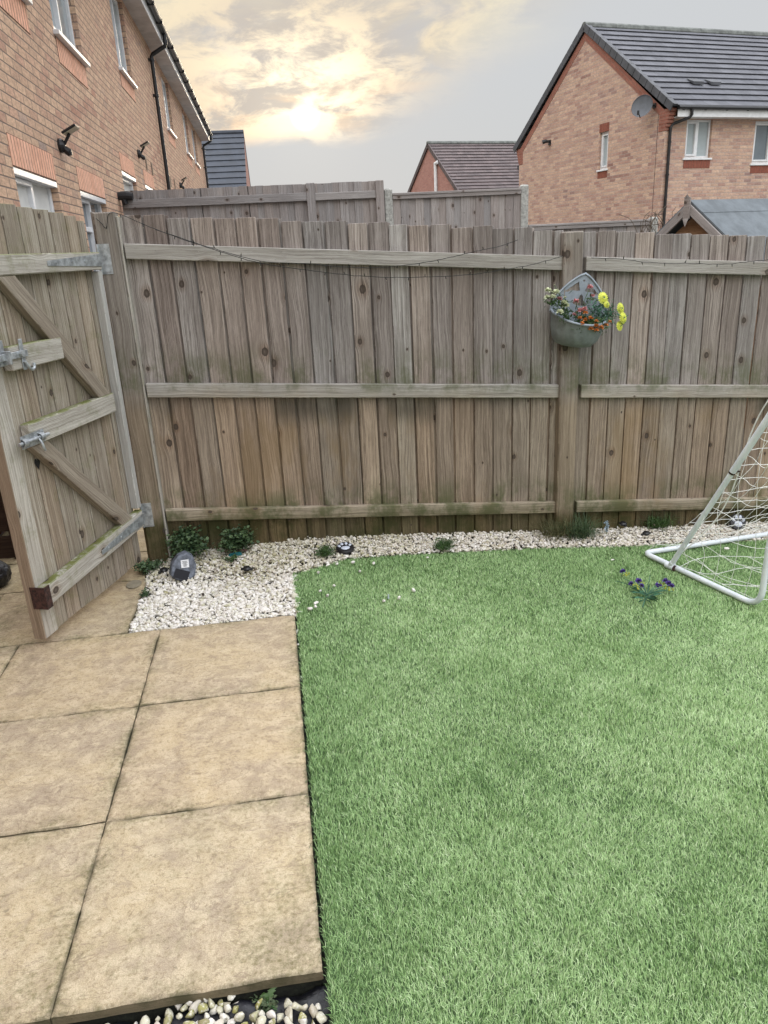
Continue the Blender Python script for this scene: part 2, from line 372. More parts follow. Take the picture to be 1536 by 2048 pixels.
def brickmat(name, cols, mortar, bw=.225, bh=.075, plinth=None, soldier=False, jm=.009, var=1.):
    b, out = mat(name); g = b.attr('gr'); U, V_, _ = b.sep(g)
    if soldier: U, V_ = V_, U
    row = b.m('FLOOR', b.m('DIVIDE', V_, bh))
    sh = b.m('MULTIPLY', b.m('FLOORED_MODULO', row, 2.), 0. if soldier else .5)
    uu = b.m('ADD', b.m('DIVIDE', U, bw), sh); col = b.m('FLOOR', uu)
    fu = b.m('MULTIPLY', b.m('SUBTRACT', uu, col), bw); fv = b.m('MULTIPLY', b.m('SUBTRACT', b.m('DIVIDE', V_, bh), row), bh)
    wob = b.m('MULTIPLY', b.m('SUBTRACT', b.noise(g, 55., 3), .5), .004)
    du = b.m('MINIMUM', fu, b.m('SUBTRACT', bw, fu)); dv = b.m('MINIMUM', fv, b.m('SUBTRACT', bh, fv))
    d = b.m('ADD', b.m('MINIMUM', du, dv), wob)
    mm = b.ss(d, jm*.35, jm*.75, 1., 0.)
    rc = b.wn(b.com(col, row, 4.)); r1, r2, r3 = b.sep(rc)
    pos = b.n('ShaderNodeNewGeometry').outputs['Position']
    big = b.noise(b.com(b.m('MULTIPLY', U, .5), b.m('MULTIPLY', V_, 1.1), 0.), 1., 3)
    t = b.m('ADD', b.m('MULTIPLY', r1, .72), b.m('MULTIPLY', b.m('SUBTRACT', big, .36), .9), clamp=True)
    k = len(cols); c = b.ramp(t, [(i/(k-1), cc) for i, cc in enumerate(cols)])
    c = b.mix(b.m('MULTIPLY', r2, .40*var), c, b.mix(1., c, (.62, .60, .62), 'MULTIPLY'))
    n = b.noise(b.com(b.m('MULTIPLY', U, 16.), b.m('MULTIPLY', V_, 42.), b.m('MULTIPLY', row, 3.3)), 1., 5, .72)
    c = b.mix(b.ss(n, .30, .70), b.mix(1., c, (.74, .72, .72), 'MULTIPLY'), b.mix(1., c, (1.16, 1.14, 1.10), 'MULTIPLY'))
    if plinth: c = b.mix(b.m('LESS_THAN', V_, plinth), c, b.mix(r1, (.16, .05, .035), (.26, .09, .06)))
    st = b.noise(b.com(b.m('MULTIPLY', U, 1.1), b.m('MULTIPLY', V_, .5), 2.), 1., 5, .65)
    c = b.mix(b.ss(st, .45, .75, 0., .30), c, b.mix(1., c, (.68, .66, .64), 'MULTIPLY'))
    c = b.mix(mm, c, mortar)
    h = b.m('ADD', b.m('MULTIPLY', mm, -1.), b.m('MULTIPLY', n, .35))
    return out(c, .9, b.bump(h, .6, .006), Specular_IOR_Level=.2)
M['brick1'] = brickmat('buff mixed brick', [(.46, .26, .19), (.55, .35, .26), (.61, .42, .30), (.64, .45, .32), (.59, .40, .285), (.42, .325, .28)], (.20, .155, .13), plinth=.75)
M['brick2'] = brickmat('buff brick of gable house', [(.33, .195, .165), (.47, .305, .25), (.56, .39, .30), (.60, .43, .33), (.48, .32, .265), (.31, .21, .19)], (.40, .335, .30), plinth=-9)
M['brickred'] = brickmat('red brick', [(.27, .115, .085), (.33, .14, .105), (.36, .16, .12)], (.25, .16, .13), plinth=-9, var=.5)
M['soldier'] = brickmat('peach soldier bricks', [(.74, .41, .29), (.80, .46, .33), (.83, .50, .37)], (.16, .085, .06), soldier=True, var=.2)
M['soldierred'] = brickmat('red soldier bricks', [(.24, .085, .06), (.28, .10, .07)], (.16, .08, .06), soldier=True, var=.4)
M['brickfar'] = brickmat('red brick of far house', [(.34, .17, .145), (.40, .21, .175), (.42, .225, .19)], (.33, .24, .22), plinth=-9, var=.6)

def tilemat(name, a, c_, wdt=.33, moss=.0):
    b, out = mat(name); g = b.attr('gr'); U, V_, S_ = b.sep(g)
    uu = b.m('ADD', b.m('DIVIDE', U, wdt), b.m('MULTIPLY', b.m('FLOORED_MODULO', S_, 2.), .5)); col = b.m('FLOOR', uu)
    fr = b.m('SUBTRACT', uu, col); dd = b.m('MULTIPLY', b.m('MINIMUM', fr, b.m('SUBTRACT', 1., fr)), wdt)
    r1 = b.sep(b.wn(b.com(col, S_, 1.)))[0]
    c = b.mix(r1, a, c_)
    n = b.noise(g, 3.1, 5, .7); c = b.mix(b.ss(n, .35, .7), b.mix(1., c, (.7, .7, .7), 'MULTIPLY'), c)
    c = b.mix(b.ss(dd, .002, .006, .75, 0.), c, (.012, .012, .014))
    return out(c, .62, b.bump(n, .2, .01), Specular_IOR_Level=.4)
M['tile'] = tilemat('dark grey concrete tiles', (.080, .083, .100), (.115, .118, .138))
M['tileplain'] = simple('dark verge tiles', (.065, .068, .078), .6, var=.2, scale=4)
M['tilebrown'] = tilemat('brown tiles of far house', (.085, .062, .062), (.135, .10, .098))
M['ridge'] = simple('ridge tiles', (.14, .15, .14), .8, var=.25, scale=6)

def slabmat():
    b, out = mat('riven sandstone paving'); g = b.attr('gr'); U, V_, S_ = b.sep(g)
    pos = b.n('ShaderNodeNewGeometry').outputs['Position']
    p2 = b.com(b.m('ADD', U, b.m('MULTIPLY', S_, 3.)), b.m('ADD', V_, b.m('MULTIPLY', S_, 7.)), 0.)
    big = b.noise(p2, 3.4, 6, .62, .5); med = b.noise(p2, 17., 7, .72, .5); fine = b.noise(p2, 75., 5, .72); grit = b.noise(p2, 330., 3, .7)
    c = b.mix(b.ss(big, .34, .66), (.45, .375, .275), (.55, .455, .30))
    c = b.mix(b.ss(med, .46, .62, 0., .70), c, (.64, .55, .395))
    c = b.mix(b.ss(med, .48, .34, 0., .55), c, (.37, .30, .225))
    rs = b.sep(b.wn(b.com(S_, 3., 1.)))
    c = b.mix(b.m('MULTIPLY', rs[0], .8), c, b.mix(1., c, (.93, .88, .85), 'MULTIPLY'))
    c = b.mix(b.ss(fine, .50, .66, 0., .7), c, b.mix(1., c, (.60, .56, .48), 'MULTIPLY'))
    c = b.mix(b.ss(grit, .35, .65, 0., 1.), b.mix(1., c, (.80, .78, .75), 'MULTIPLY'), b.mix(1., c, (1.12, 1.12, 1.10), 'MULTIPLY'))
    vein = b.m('ABSOLUTE', b.m('SUBTRACT', b.noise(b.v('MULTIPLY', p2, (1.3, 3.2, 1.)), 3.0, 6, .62, 1.4), .5))
    c = b.mix(b.ss(vein, .012, .0, 0., .55), c, (.22, .16, .115))
    pits = b.ss(b.noise(p2, 42., 3, .6), .66, .74)
    c = b.mix(b.m('MULTIPLY', pits, .45), c, (.13, .11, .07))
    # moss and dirt: along edges (distance to the edge is stored per slab in a second attribute) and in patches
    eu = b.attr('edge', 'Fac')
    nz = b.noise(pos, 8., 6, .7)
    mo = b.m('MULTIPLY', b.ss(eu, .085, .0), b.ss(nz, .40, .66))
    px_, py_, pz_ = b.sep(pos)
    near = b.m('MULTIPLY', b.m('MAXIMUM', b.ss(py_, -1.8, -2.55), b.ss(px_, -.1, -.7)), b.ss(b.noise(pos, 4.2, 7, .72), .46, .64))
    mo = b.m('MAXIMUM', mo, b.m('MULTIPLY', near, .85))
    mo = b.m('MULTIPLY', mo, b.ss(fine, .30, .6))
    c = b.mix(b.m('MULTIPLY', mo, .62), c, (.115, .115, .035))
    dirt = b.m('MULTIPLY', b.ss(eu, .012, .0), b.ss(nz, .35, .6)); c = b.mix(b.m('MULTIPLY', dirt, .7), c, (.06, .055, .03))
    far_tone = b.ss(py_, -.9, -.1, 0., .4); c = b.mix(far_tone, c, b.mix(1., c, (.60, .56, .42), 'MULTIPLY'))  # slabs turn darker and browner towards the fence
    nzw = b.sep(b.n('ShaderNodeNewGeometry').outputs['Normal'])[2]
    c = b.mix(b.ss(nzw, .6, .1, 0., .75), c, b.mix(b.ss(nz, .4, .6), (.22, .18, .11), (.07, .068, .03)))
    h = b.m('ADD', b.m('MULTIPLY', big, 1.2), b.m('ADD', b.m('MULTIPLY', med, .8), b.m('ADD', b.m('MULTIPLY', fine, .12), b.m('MULTIPLY', grit, .05))))
    return out(c, .82, b.bump(h, .75, .012), Specular_IOR_Level=.3)
M['slab'] = slabmat()

def stonemat():
    b, out = mat('pale limestone chippings'); t = b.attr('tint', 'Fac'); mo = b.attr('moss', 'Fac')
    pos = b.n('ShaderNodeNewGeometry').outputs['Position']
    n = b.noise(pos, 130., 4, .7)
    c = b.ramp(t, [(0., (.46, .40, .32)), (.25, (.64, .59, .52)), (.6, (.76, .73, .69)), (1., (.84, .82, .79))])
    c = b.mix(b.ss(n, .35, .65, .0, .45), c, b.mix(1., c, (.68, .64, .56), 'MULTIPLY'))
    c = b.mix(b.m('MULTIPLY', mo, b.ss(n, .30, .52)), c, b.mix(t, (.20, .19, .05), (.40, .385, .16)))
    return out(c, .8, b.bump(n, .4, .004), Specular_IOR_Level=.3)
M['stone'] = stonemat()

def grassmat():
    b, out = mat('artificial grass fibres'); t = b.attr('tint', 'Fac'); h = b.attr('hgt', 'Fac')
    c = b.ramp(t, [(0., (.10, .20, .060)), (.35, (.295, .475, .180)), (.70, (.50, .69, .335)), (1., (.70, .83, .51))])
    return out(c, .5, None, Specular_IOR_Level=.45)
M['grass'] = grassmat()
b, out = mat('lawn backing'); n = b.noise(b.n('ShaderNodeNewGeometry').outputs['Position'], 90., 4, .7)
M['turfbase'] = out(b.mix(b.ss(n, .35, .65), (.022, .05, .014), (.06, .11, .035)), .9)
b, out = mat('rough ground'); n = b.noise(b.n('ShaderNodeNewGeometry').outputs['Position'], 1.3, 7, .7)
M['ground'] = out(b.mix(b.ss(n, .35, .65), (.11, .105, .085), (.17, .165, .14)), .95)

# ------------------------------------------------------------------ ground
def bay_edge(X):                                     # far edge of the lawn, seen against the gravel
    xs = [.70, .718, .82, 1.0, 1.3, 1.7, 2.06, 2.5, 3.0, 3.4, 4.2, 6.5]
    ys = [-.341, -.341, -.29, -.185, -.165, -.165, -.16, -.19, -.20, -.20, -.2, -.2]
    return np.interp(X, xs, ys)
def gz0(X, Y):
    X = np.asarray(X, float); Y = np.asarray(Y, float)
    z = -.06*np.clip(X-.7, 0, 11)
    terr = .47*np.clip((4.6-X)/.6, 0, 1)*np.clip((Y-6.85)/.15, 0, 1)
    return z-.10+terr
m = MB()
xs = np.array([-900, -200, -60, -20, -8, -3, -1.06, -.6, 0, .7, 1.2, 2, 3, 4, 4.6, 5, 6, 8, 11.7, 20, 60, 200, 900.])
ys = np.array([-900, -200, -50, -20, -10, -6, -4, -3, -2, -1, 0, 1, 3, 5, 6.85, 7.0, 9, 14, 25, 60, 200, 900.])
XX, YY = np.meshgrid(xs, ys); V = np.stack([XX, YY, gz0(XX, YY)], -1).reshape(-1, 3)
nx = len(xs); F = [(j*nx+i, j*nx+i+1, (j+1)*nx+i+1, (j+1)*nx+i) for j in range(len(ys)-1) for i in range(nx-1)]
m.add(V, F); tag(m.build('ground', M['ground']), kind='structure')

# paving: slabs as one patio
m = MB(); EDGE = []
def slab(x0, x1, y0, y1, th=.027):
    g_ = .0014; x0 += g_*rnd.uniform(.5, 1.4); x1 -= g_*rnd.uniform(.5, 1.4); y0 += g_*rnd.uniform(.5, 1.4); y1 -= g_*rnd.uniform(.5, 1.4)
    seed = round(rnd.uniform(0, 40), 2); n = 24; zt = rnd.uniform(-.0012, .0012)
    tx, ty = rnd.uniform(-.0015, .0015), rnd.uniform(-.0015, .0015)
    fx = np.concatenate([[0, .008], np.linspace(.03, .97, n-3), [.992, 1.]]); fy = fx
    V, G, E_ = [], [], []
    N_ = len(fx)
    ph = rnd.uniform(0, 9)
    for j, b_ in enumerate(fy):
        for i, a_ in enumerate(fx):
            X = x0+(x1-x0)*a_; Y = y0+(y1-y0)*b_
            d = min(X-x0, x1-X, Y-y0, y1-Y)
            wv = .0016*math.sin(X*23+ph)*math.cos(Y*17+ph*2)+.0009*math.sin(X*61+Y*47+ph)
            z_ = zt+tx*(a_-.5)+ty*(b_-.5)+(wv if d > .004 else wv-.0028)
            jx = rnd.uniform(-.0012, .0012) if i in (0, N_-1) else 0; jy = rnd.uniform(-.0012, .0012) if j in (0, N_-1) else 0
            V.append((X+jx, Y+jy, z_)); G.append((X, Y, seed)); E_.append(d)
    F = [(j*N_+i, j*N_+i+1, (j+1)*N_+i+1, (j+1)*N_+i) for j in range(N_-1) for i in range(N_-1)]
    ring = [i for i in range(N_)]+[(j+1)*N_+N_-1 for j in range(N_-1)]+[(N_-1)*N_+i for i in range(N_-2, -1, -1)]+[j*N_ for j in range(N_-2, 0, -1)]
    k0 = len(V)
    for r_ in ring: v_ = V[r_]; V.append((v_[0], v_[1], -th)); G.append((v_[0]+v_[1], v_[1]+.04, seed)); E_.append(.05)
    L_ = len(ring); F += [(ring[(i+1) % L_], ring[i], k0+i, k0+(i+1) % L_) for i in range(L_)]
    m.add(V, F, G); EDGE.extend(E_)
for r_ in range(3):
    y1 = -.8-.602*r_; y0 = y1-.602
    slab(.103, .700, y0, y1); slab(-.496, .103, y0, y1); slab(-1.055, -.496, y0, y1)
slab(-.75, -.04, -.80, -.205); slab(-1.055, -.75, -.80, -.205)
slab(-.65, -.055, -.205, .20); slab(-1.055, -.65, -.205, .20)
slab(-.80, -.055, .20, .80); slab(-1.055, -.80, .20, .80); slab(-1.055, -.055, .8, 1.4)
patio = m.build('patio', M['slab'])
at_ = patio.data.attributes.new('edge', 'FLOAT', 'POINT'); at_.data.foreach_set('value', np.array(EDGE, np.float32))
patio.data.shade_smooth(); 
md = patio.modifiers.new('es', 'EDGE_SPLIT'); md.split_angle = R(40)
tag(patio, kind='structure')
m = MB(); m.abox((-1.056, -2.598, -.09), (.695, -.802, -.010)); m.abox((-1.056, -.802, -.09), (-.045, 1.4, -.0101))
tag(m.build('patio_bed', M['jointdirt']), kind='structure')

# soil and membrane beneath the stones
m = MB(); m.abox((-.05, -.80, -.095), (.715, .10, -.018))
xsb = np.linspace(.715, 6.5, 40)
for i in range(39):
    x0, x1 = xsb[i], xsb[i+1]; y0, y1 = bay_edge(x0)-.05, bay_edge(x1)-.05
    P = [(x0, y0, zl(x0)-.012), (x1, y1, zl(x1)-.012), (x1, .16, zl(x1)-.012), (x0, .16, zl(x0)-.012)]
    m.quad(P)
tag(m.build('soil_bed', M['soil']), kind='structure')
# membrane: crumpled sheet in front of the patio and up its edge
V = []; nxm, nym = 90, 44
for j in range(nym):
    for i in range(nxm):
        X = -1.0+1.72*i/(nxm-1); Y = -2.604-.62*j/(nym-1)
        z_ = -.066+.009*math.sin(X*31+Y*9)*math.cos(Y*37-X*12)+.008*math.sin(X*71+3)*math.sin(Y*55)+rnd.uniform(-.002, .002)
        z_ += .055*max(0, (X-.52)/.2)*max(0., 1-abs(Y+2.76)/.14)*.8 + .02*math.exp(-((Y+2.62)/.02)**2)
        V.append((X, Y, z_))
m = MB(); m.add(V, [(j*nxm+i, (j+1)*nxm+i, (j+1)*nxm+i+1, j*nxm+i+1) for j in range(nym-1) for i in range(nxm-1)])
tag(m.build('weed_membrane', M['membrane'], smooth=True), 'crumpled black plastic weed membrane below the front edge of the patio', 'membrane')

# ------------------------------------------------------------------ gravel
def ico():
    t = (1+5**.5)/2
    V = np.array([(-1, t, 0), (1, t, 0), (-1, -t, 0), (1, -t, 0), (0, -1, t), (0, 1, t), (0, -1, -t), (0, 1, -t), (t, 0, -1), (t, 0, 1), (-t, 0, -1), (-t, 0, 1)], float)
    F = [(0, 11, 5), (0, 5, 1), (0, 1, 7), (0, 7, 10), (0, 10, 11), (1, 5, 9), (5, 11, 4), (11, 10, 2), (10, 7, 6), (7, 1, 8), (3, 9, 4), (3, 4, 2), (3, 2, 6), (3, 6, 8), (3, 8, 9), (4, 9, 5), (2, 4, 11), (6, 2, 10), (8, 6, 7), (9, 8, 1)]
    V /= np.linalg.norm(V[0]); Vl = [tuple(v) for v in V]; mid = {}; F2 = []
    def mp(a, c):
        k = (min(a, c), max(a, c))
        if k not in mid: q = (np.array(Vl[a])+np.array(Vl[c])); q /= np.linalg.norm(q); Vl.append(tuple(q)); mid[k] = len(Vl)-1
        return mid[k]
    for a, c, d in F: x_, y_, z_ = mp(a, c), mp(c, d), mp(d, a); F2 += [(a, x_, z_), (c, y_, x_), (d, z_, y_), (x_, y_, z_)]
    return np.array(Vl), np.array(F2)
IV, IF = ico()
def chip_proto():                                    # a chipped stone: a ball cut by random planes
    V = IV.copy()
    for _ in range(8):
        n_ = rng.normal(size=3); n_ /= np.linalg.norm(n_); d_ = rng.uniform(.34, .78)
        s_ = V@n_; V = V-np.outer(np.clip(s_-d_, 0, None), n_)
    V *= np.array([1., rng.uniform(.65, .95), rng.uniform(.5, .8)])
    return V
PROT = [chip_proto() for _ in range(14)]
def randrot(n):
    q = rng.normal(size=(n, 4)); q /= np.linalg.norm(q, axis=1)[:, None]; w_, x_, y_, z_ = q.T
    return np.stack([1-2*(y_*y_+z_*z_), 2*(x_*y_-z_*w_), 2*(x_*z_+y_*w_), 2*(x_*y_+z_*w_), 1-2*(x_*x_+z_*z_), 2*(y_*z_-x_*w_), 2*(x_*z_-y_*w_), 2*(y_*z_+x_*w_), 1-2*(x_*x_+y_*y_)], -1).reshape(n, 3, 3)
def stones(P, S, tint, moss, name, parent=None):
    n = len(P); Rm = randrot(n); pi = rng.integers(0, len(PROT), n)
    base = np.stack(PROT)[pi]*S[:, None, None]
    V = np.einsum('nij,nkj->nki', Rm, base)
    V[:, :, 2] *= .8
    V += P[:, None, :]
    F = (IF[None]+(np.arange(n)*len(IV))[:, None, None]).reshape(-1, 3)
    return raw(name, V.reshape(-1, 3), F3=F, mats=M['stone'], attrs={'tint': np.repeat(tint, len(IV)), 'moss': np.repeat(moss, len(IV))}, parent=parent)
P_, S_, T_, K_ = [], [], [], []
def sfield(x, y): return .5+.25*np.sin(x*3.1+1)*np.cos(y*4.3)+.25*np.sin(x*7.7+y*6.1)
n = 7200
X = rng.uniform(-.055, .725, n); Y = rng.uniform(-.79, .085, n)
left = np.where(Y > -.25, -.05, -.035); ok = (X > left) & (X < np.where(Y < -.34, .722, .95))
ok &= ~((X < .10) & (Y > -.02))
X, Y = X[ok], Y[ok]
heap = .03*np.clip((Y+.35)/.4, 0, 1)
Z = -.012+heap+rng.uniform(-.006, .010, len(X))
P_.append(np.stack([X, Y, Z], -1)); S_.append(rng.uniform(.0075, .0165, len(X))*np.where(rng.random(len(X)) < .06, 1.5, 1)*np.where(Y < -.33, 1.08, .95))
ff_ = np.clip((-.18-Y+.12*np.sin(X*9))/.22, 0, 1); T_.append(np.clip(rng.normal(.45+.25*ff_, .24), 0, 1)); K_.append(np.clip(rng.normal(.34-.30*ff_, .25), 0, 1))
n = 27000
X = rng.uniform(.70, 6.4, n); Y = rng.uniform(-.40, .10, n); ok = Y > bay_edge(X)-.004; ok &= (X < 3.9) | (rng.random(n) < .55)
X, Y = X[ok], Y[ok]
Z = np.array([zl(a) for a in X])+.004+.030*np.clip((Y+.2)/.28, 0, 1)*np.clip((3.2-X)/2., .15, 1)+rng.uniform(-.006, .010, len(X))
P_.append(np.stack([X, Y, Z], -1)); S_.append(rng.uniform(.0070, .0155, len(X)))
T_.append(np.clip(rng.normal(.46, .22, len(X)), 0, 1)); K_.append(np.clip(rng.normal(.10+.18*(X < 1.4), .2), 0, 1))
tag(stones(np.concatenate(P_), np.concatenate(S_), np.concatenate(T_), np.concatenate(K_), 'gravel'), 'white and cream stone chippings along the foot of the fence', 'gravel', kind='stuff')
# stones in front of the patio, bigger in view
n = 9000; X = rng.uniform(-.1, .69, n); Y = rng.uniform(-2.95, -2.60, n)
lim = -2.606+.008*np.sin(X*19)-.018*(X < .34)-.01*(X > .50)
hole = ((X-.525)**2/.024**2+(Y+2.63)**2/.03**2 < 1) | ((X > .555) & (Y > -2.660+.008*np.sin(X*60)))
ok = (Y < lim) & ~hole; X, Y = X[ok], Y[ok]
sel = [];                                            # keep them apart so that few overlap
for i in range(len(X)):
    if all((X[i]-X[j])**2+(Y[i]-Y[j])**2 > .0165**2 for j in sel): sel.append(i)
X, Y = X[sel], Y[sel]
Z = -.034+rng.uniform(-.004, .010, len(X))
X = np.append(X, [.615, .476, .500, .452]); Y = np.append(Y, [-2.636, -2.612, -2.614, -2.620]); Z = np.append(Z, [-.042, -.044, -.046, -.044])
tag(stones(np.stack([X, Y, Z], -1), rng.uniform(.0115, .0195, len(X)), np.clip(rng.normal(.55, .26, len(X)), 0, 1), np.clip(rng.normal(.62, .35, len(X)), 0, 1), 'gravel'),
    'mossy yellowish and white stones on the black membrane at the patio edge', 'gravel', kind='stuff')

# ------------------------------------------------------------------ lawn
m = MB()
xg = np.concatenate([[.712], np.linspace(.76, 6.5, 60)]); 
fr = np.linspace(0, 1, 30)
V = []
for X in xg:
    ye = float(bay_edge(X)) if X > .72 else -.341
    for t in fr:
        Y = -6+(ye+6)*t; V.append((X, Y, zl(X)-.004+.004*math.sin(X*5+Y*3)))
nf = len(fr)
F = [(i*nf+j, (i+1)*nf+j, (i+1)*nf+j+1, i*nf+j+1) for i in range(len(xg)-1) for j in range(nf-1)]
m.add(V, F); tag(m.build('lawn', M['turfbase']), kind='structure')
def blades():
    out_ = []
    def samp(x0, x1, y0, y1, dens):
        n_ = int((x1-x0)*(y1-y0)*dens); return rng.uniform(x0, x1, n_), rng.uniform(y0, y1, n_)
    XS, YS, WS = [], [], []
    for (x0, x1, y0, y1, de, wd) in [(.708, 2.05, -2.95, -2.2, 95000, 1.0), (.708, 2.75, -2.2, -1.2, 70000, 1.12), (.708, 3.55, -1.2, -.15, 50000, 1.35), (2.75, 4.4, -2.2, -1.2, 30000, 1.55), (2.05, 4.4, -2.95, -2.2, 30000, 1.55), (.708, 4.4, -3.6, -2.95, 30000, 1.55), (3.55, 4.4, -1.2, -.15, 30000, 1.6), (4.4, 6.4, -3.6, -.15, 15000, 2.2), (.708, 6.4, -5., -3.6, 9000, 2.6)]:
        a_, c_ = samp(x0, x1, y0, y1, de); XS.append(a_); YS.append(c_); WS.append(np.full(len(a_), wd))
    X, Y, W = map(np.concatenate, (XS, YS, WS))
    ok = Y < bay_edge(X)-.002+rng.normal(0, .004, len(X)); X, Y, W = X[ok], Y[ok], W[ok]
    n = len(X)
    # lean direction field: soft swirls, like trodden pile
    def fld(s, ph): return np.sin(X*s*1.7+ph+1.3*np.sin(Y*s*1.1+ph*2))*np.cos(Y*s*1.9-ph+1.1*np.sin(X*s*.9))
    ang = math.pi*.5+.40*fld(2.3, .4)+.65*fld(7.1, 2.2)+.7*fld(17., 5.)+rng.normal(0, 1.15, n)
    flat = np.clip(.62+.07*fld(1.9, 1.0)+.12*fld(6.2, 3.3)+.12*fld(19., .3)+rng.normal(0, .25, n), .1, 1.25)
    Ht = (.0155+.005*rng.random(n))*(1-.22*np.clip(flat, 0, 1))
    ln = flat*.0155*(.6+.8*rng.random(n)); dxy = np.stack([np.cos(ang), np.sin(ang)], -1)
    wa = rng.uniform(0, math.pi, n); wv = np.stack([np.cos(wa), np.sin(wa)], -1)*(.00062*W*(.8+.5*rng.random(n)))[:, None]
    z0 = np.array(-.06*np.clip(X-.7, 0, None))-.004
    B = np.stack([X, Y], -1)
    V = np.zeros((n, 5, 3))
    V[:, 0, :2] = B-wv; V[:, 1, :2] = B+wv
    V[:, 0, 2] = V[:, 1, 2] = z0
    Mi = B+dxy*(ln*.30)[:, None]
    V[:, 2, :2] = Mi+wv*.85; V[:, 3, :2] = Mi-wv*.85; V[:, 2, 2] = V[:, 3, 2] = z0+Ht*.62
    V[:, 4, :2] = B+dxy*ln[:, None]; V[:, 4, 2] = z0+Ht*(.98-.25*rng.random(n)*flat)
    I = np.arange(n)[:, None]*5
    F4 = I+np.array([0, 1, 2, 3]); F3 = I+np.array([3, 2, 4])
    patch = .05*fld(1.3, 2.)+.06*fld(3.7, .5)+.06*fld(11., 1.)
    for dx_, dy_, rr_, aa_ in [(rng.uniform(.8, 2.8), rng.uniform(-2.9, -.4), rng.uniform(.02, .07), rng.uniform(0, 3.1)) for _ in range(26)]:
        u_ = (X-dx_)*math.cos(aa_)+(Y-dy_)*math.sin(aa_); v_ = -(X-dx_)*math.sin(aa_)+(Y-dy_)*math.cos(aa_); patch -= .30*np.exp(-(u_/rr_)**2-(v_/(rr_*.35))**2)
    # blade tint lowered near the patio edge and near the fence
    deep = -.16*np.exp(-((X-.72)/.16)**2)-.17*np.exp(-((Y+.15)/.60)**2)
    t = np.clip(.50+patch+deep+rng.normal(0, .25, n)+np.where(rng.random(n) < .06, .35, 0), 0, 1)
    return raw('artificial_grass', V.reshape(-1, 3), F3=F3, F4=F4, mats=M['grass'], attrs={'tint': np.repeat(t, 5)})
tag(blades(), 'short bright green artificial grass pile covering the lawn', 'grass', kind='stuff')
# dark soil gap between slab edge and turf, with odd grass strands
m = MB(); m.quad([(.694, -2.60, -.045), (.716, -2.60, -.045), (.716, -.80, -.030), (.694, -.80, -.030)])
tag(m.build('soil_gap', M['jointdirt']), kind='structure')

m = MB()
for k in range(150):
    y0_ = rnd.uniform(-2.6, -.85); p = np.array([.710+rnd.uniform(-.004, .006), y0_, -.012]); L_ = rnd.uniform(.015, .05); a = rnd.uniform(1.9, 4.4); w_ = .0007
    d = np.array([math.cos(a)*.55, math.sin(a), 0]); V = []
    for i in range(5): t_ = i/4; q_ = p+d*L_*t_+np.array([0, 0, .020*math.sin(t_*2.2)]); V += [q_-np.array([w_, 0, 0]), q_+np.array([w_, 0, 0])]
    m.add(V, [(2*i, 2*i+1, 2*i+3, 2*i+2) for i in range(4)])
tag(m.build('loose_grass_strands', M['leafmid']), kind='stuff', label='thin grass strands in the gap beside the patio', cat='grass')
m = MB()
for k in range(90):
    X_ = rnd.uniform(-.04, 3.6) if k % 3 else rnd.uniform(-.04, .7); Y_ = rnd.uniform(-.16, .03) if X_ > .7 else rnd.uniform(-.7, .03); sz = rnd.uniform(.006, .016); a = rnd.uniform(0, 6.28)
    p = np.array([X_, Y_, zl(X_)+.030+.028*min(1, max(0, (Y_+.2)/.28))]); e1 = np.array([math.cos(a), math.sin(a), rnd.uniform(-.3, .3)])*sz; e2 = np.array([-math.sin(a), math.cos(a), rnd.uniform(-.3, .3)])*sz*.5
    m.add([p-e1, p-e2, p+e1, p+e2+np.array([0, 0, .002])], [(0, 1, 2), (0, 2, 3)])
tag(m.build('leaf_litter', M['twig']), kind='stuff', label='scattered dry brown leaf bits on the gravel', cat='leaves')
# stray stones on the grass
strays = [(623, 1131), (637, 1144), (655, 1130), (674, 1128), (706, 1124), (720, 1142), (748, 1127), (668, 1170), (640, 1182), (655, 1191), (632, 1206), (619, 1217), (631, 1213), (827, 1180), (798, 1196), (769, 1202), (855, 1115), (1225, 1119), (1453, 1097), (597, 1230), (596, 1264), (597, 1289), (603, 1357)]
stray_names = {}
for i, (x_, y_) in enumerate(strays):
    q = at_lawn(x_, y_, .020 if i < 19 else -.012)
    t = rng.uniform(.6, 1.); s_ = rng.uniform(.0105, .0150)
    o = stones(np.zeros((1, 3)), np.array([s_*1.1]), np.array([t]), np.array([.05]), 'stray_stone'); o.location = q
    if i < 19: tag(o, 'small white stone chipping lying loose on the artificial grass', 'stone', 'loose stones on the artificial grass')
    else: tag(o, 'small white stone fallen in the dark gap between patio edge and grass', 'stone', 'stones in the gap beside the patio')
q = at_lawn(777, 1197, .025)
m = MB(); m.tube([(0, 0, 0), (.001, .004, .02)], [.0045, .0035], 8); o = m.build('plastic_plug', simple('pale blue plug', (.45, .52, .55), .5)); o.location = q
tag(o, 'tiny pale blue plastic plug standing in the grass among loose stones', 'plug')

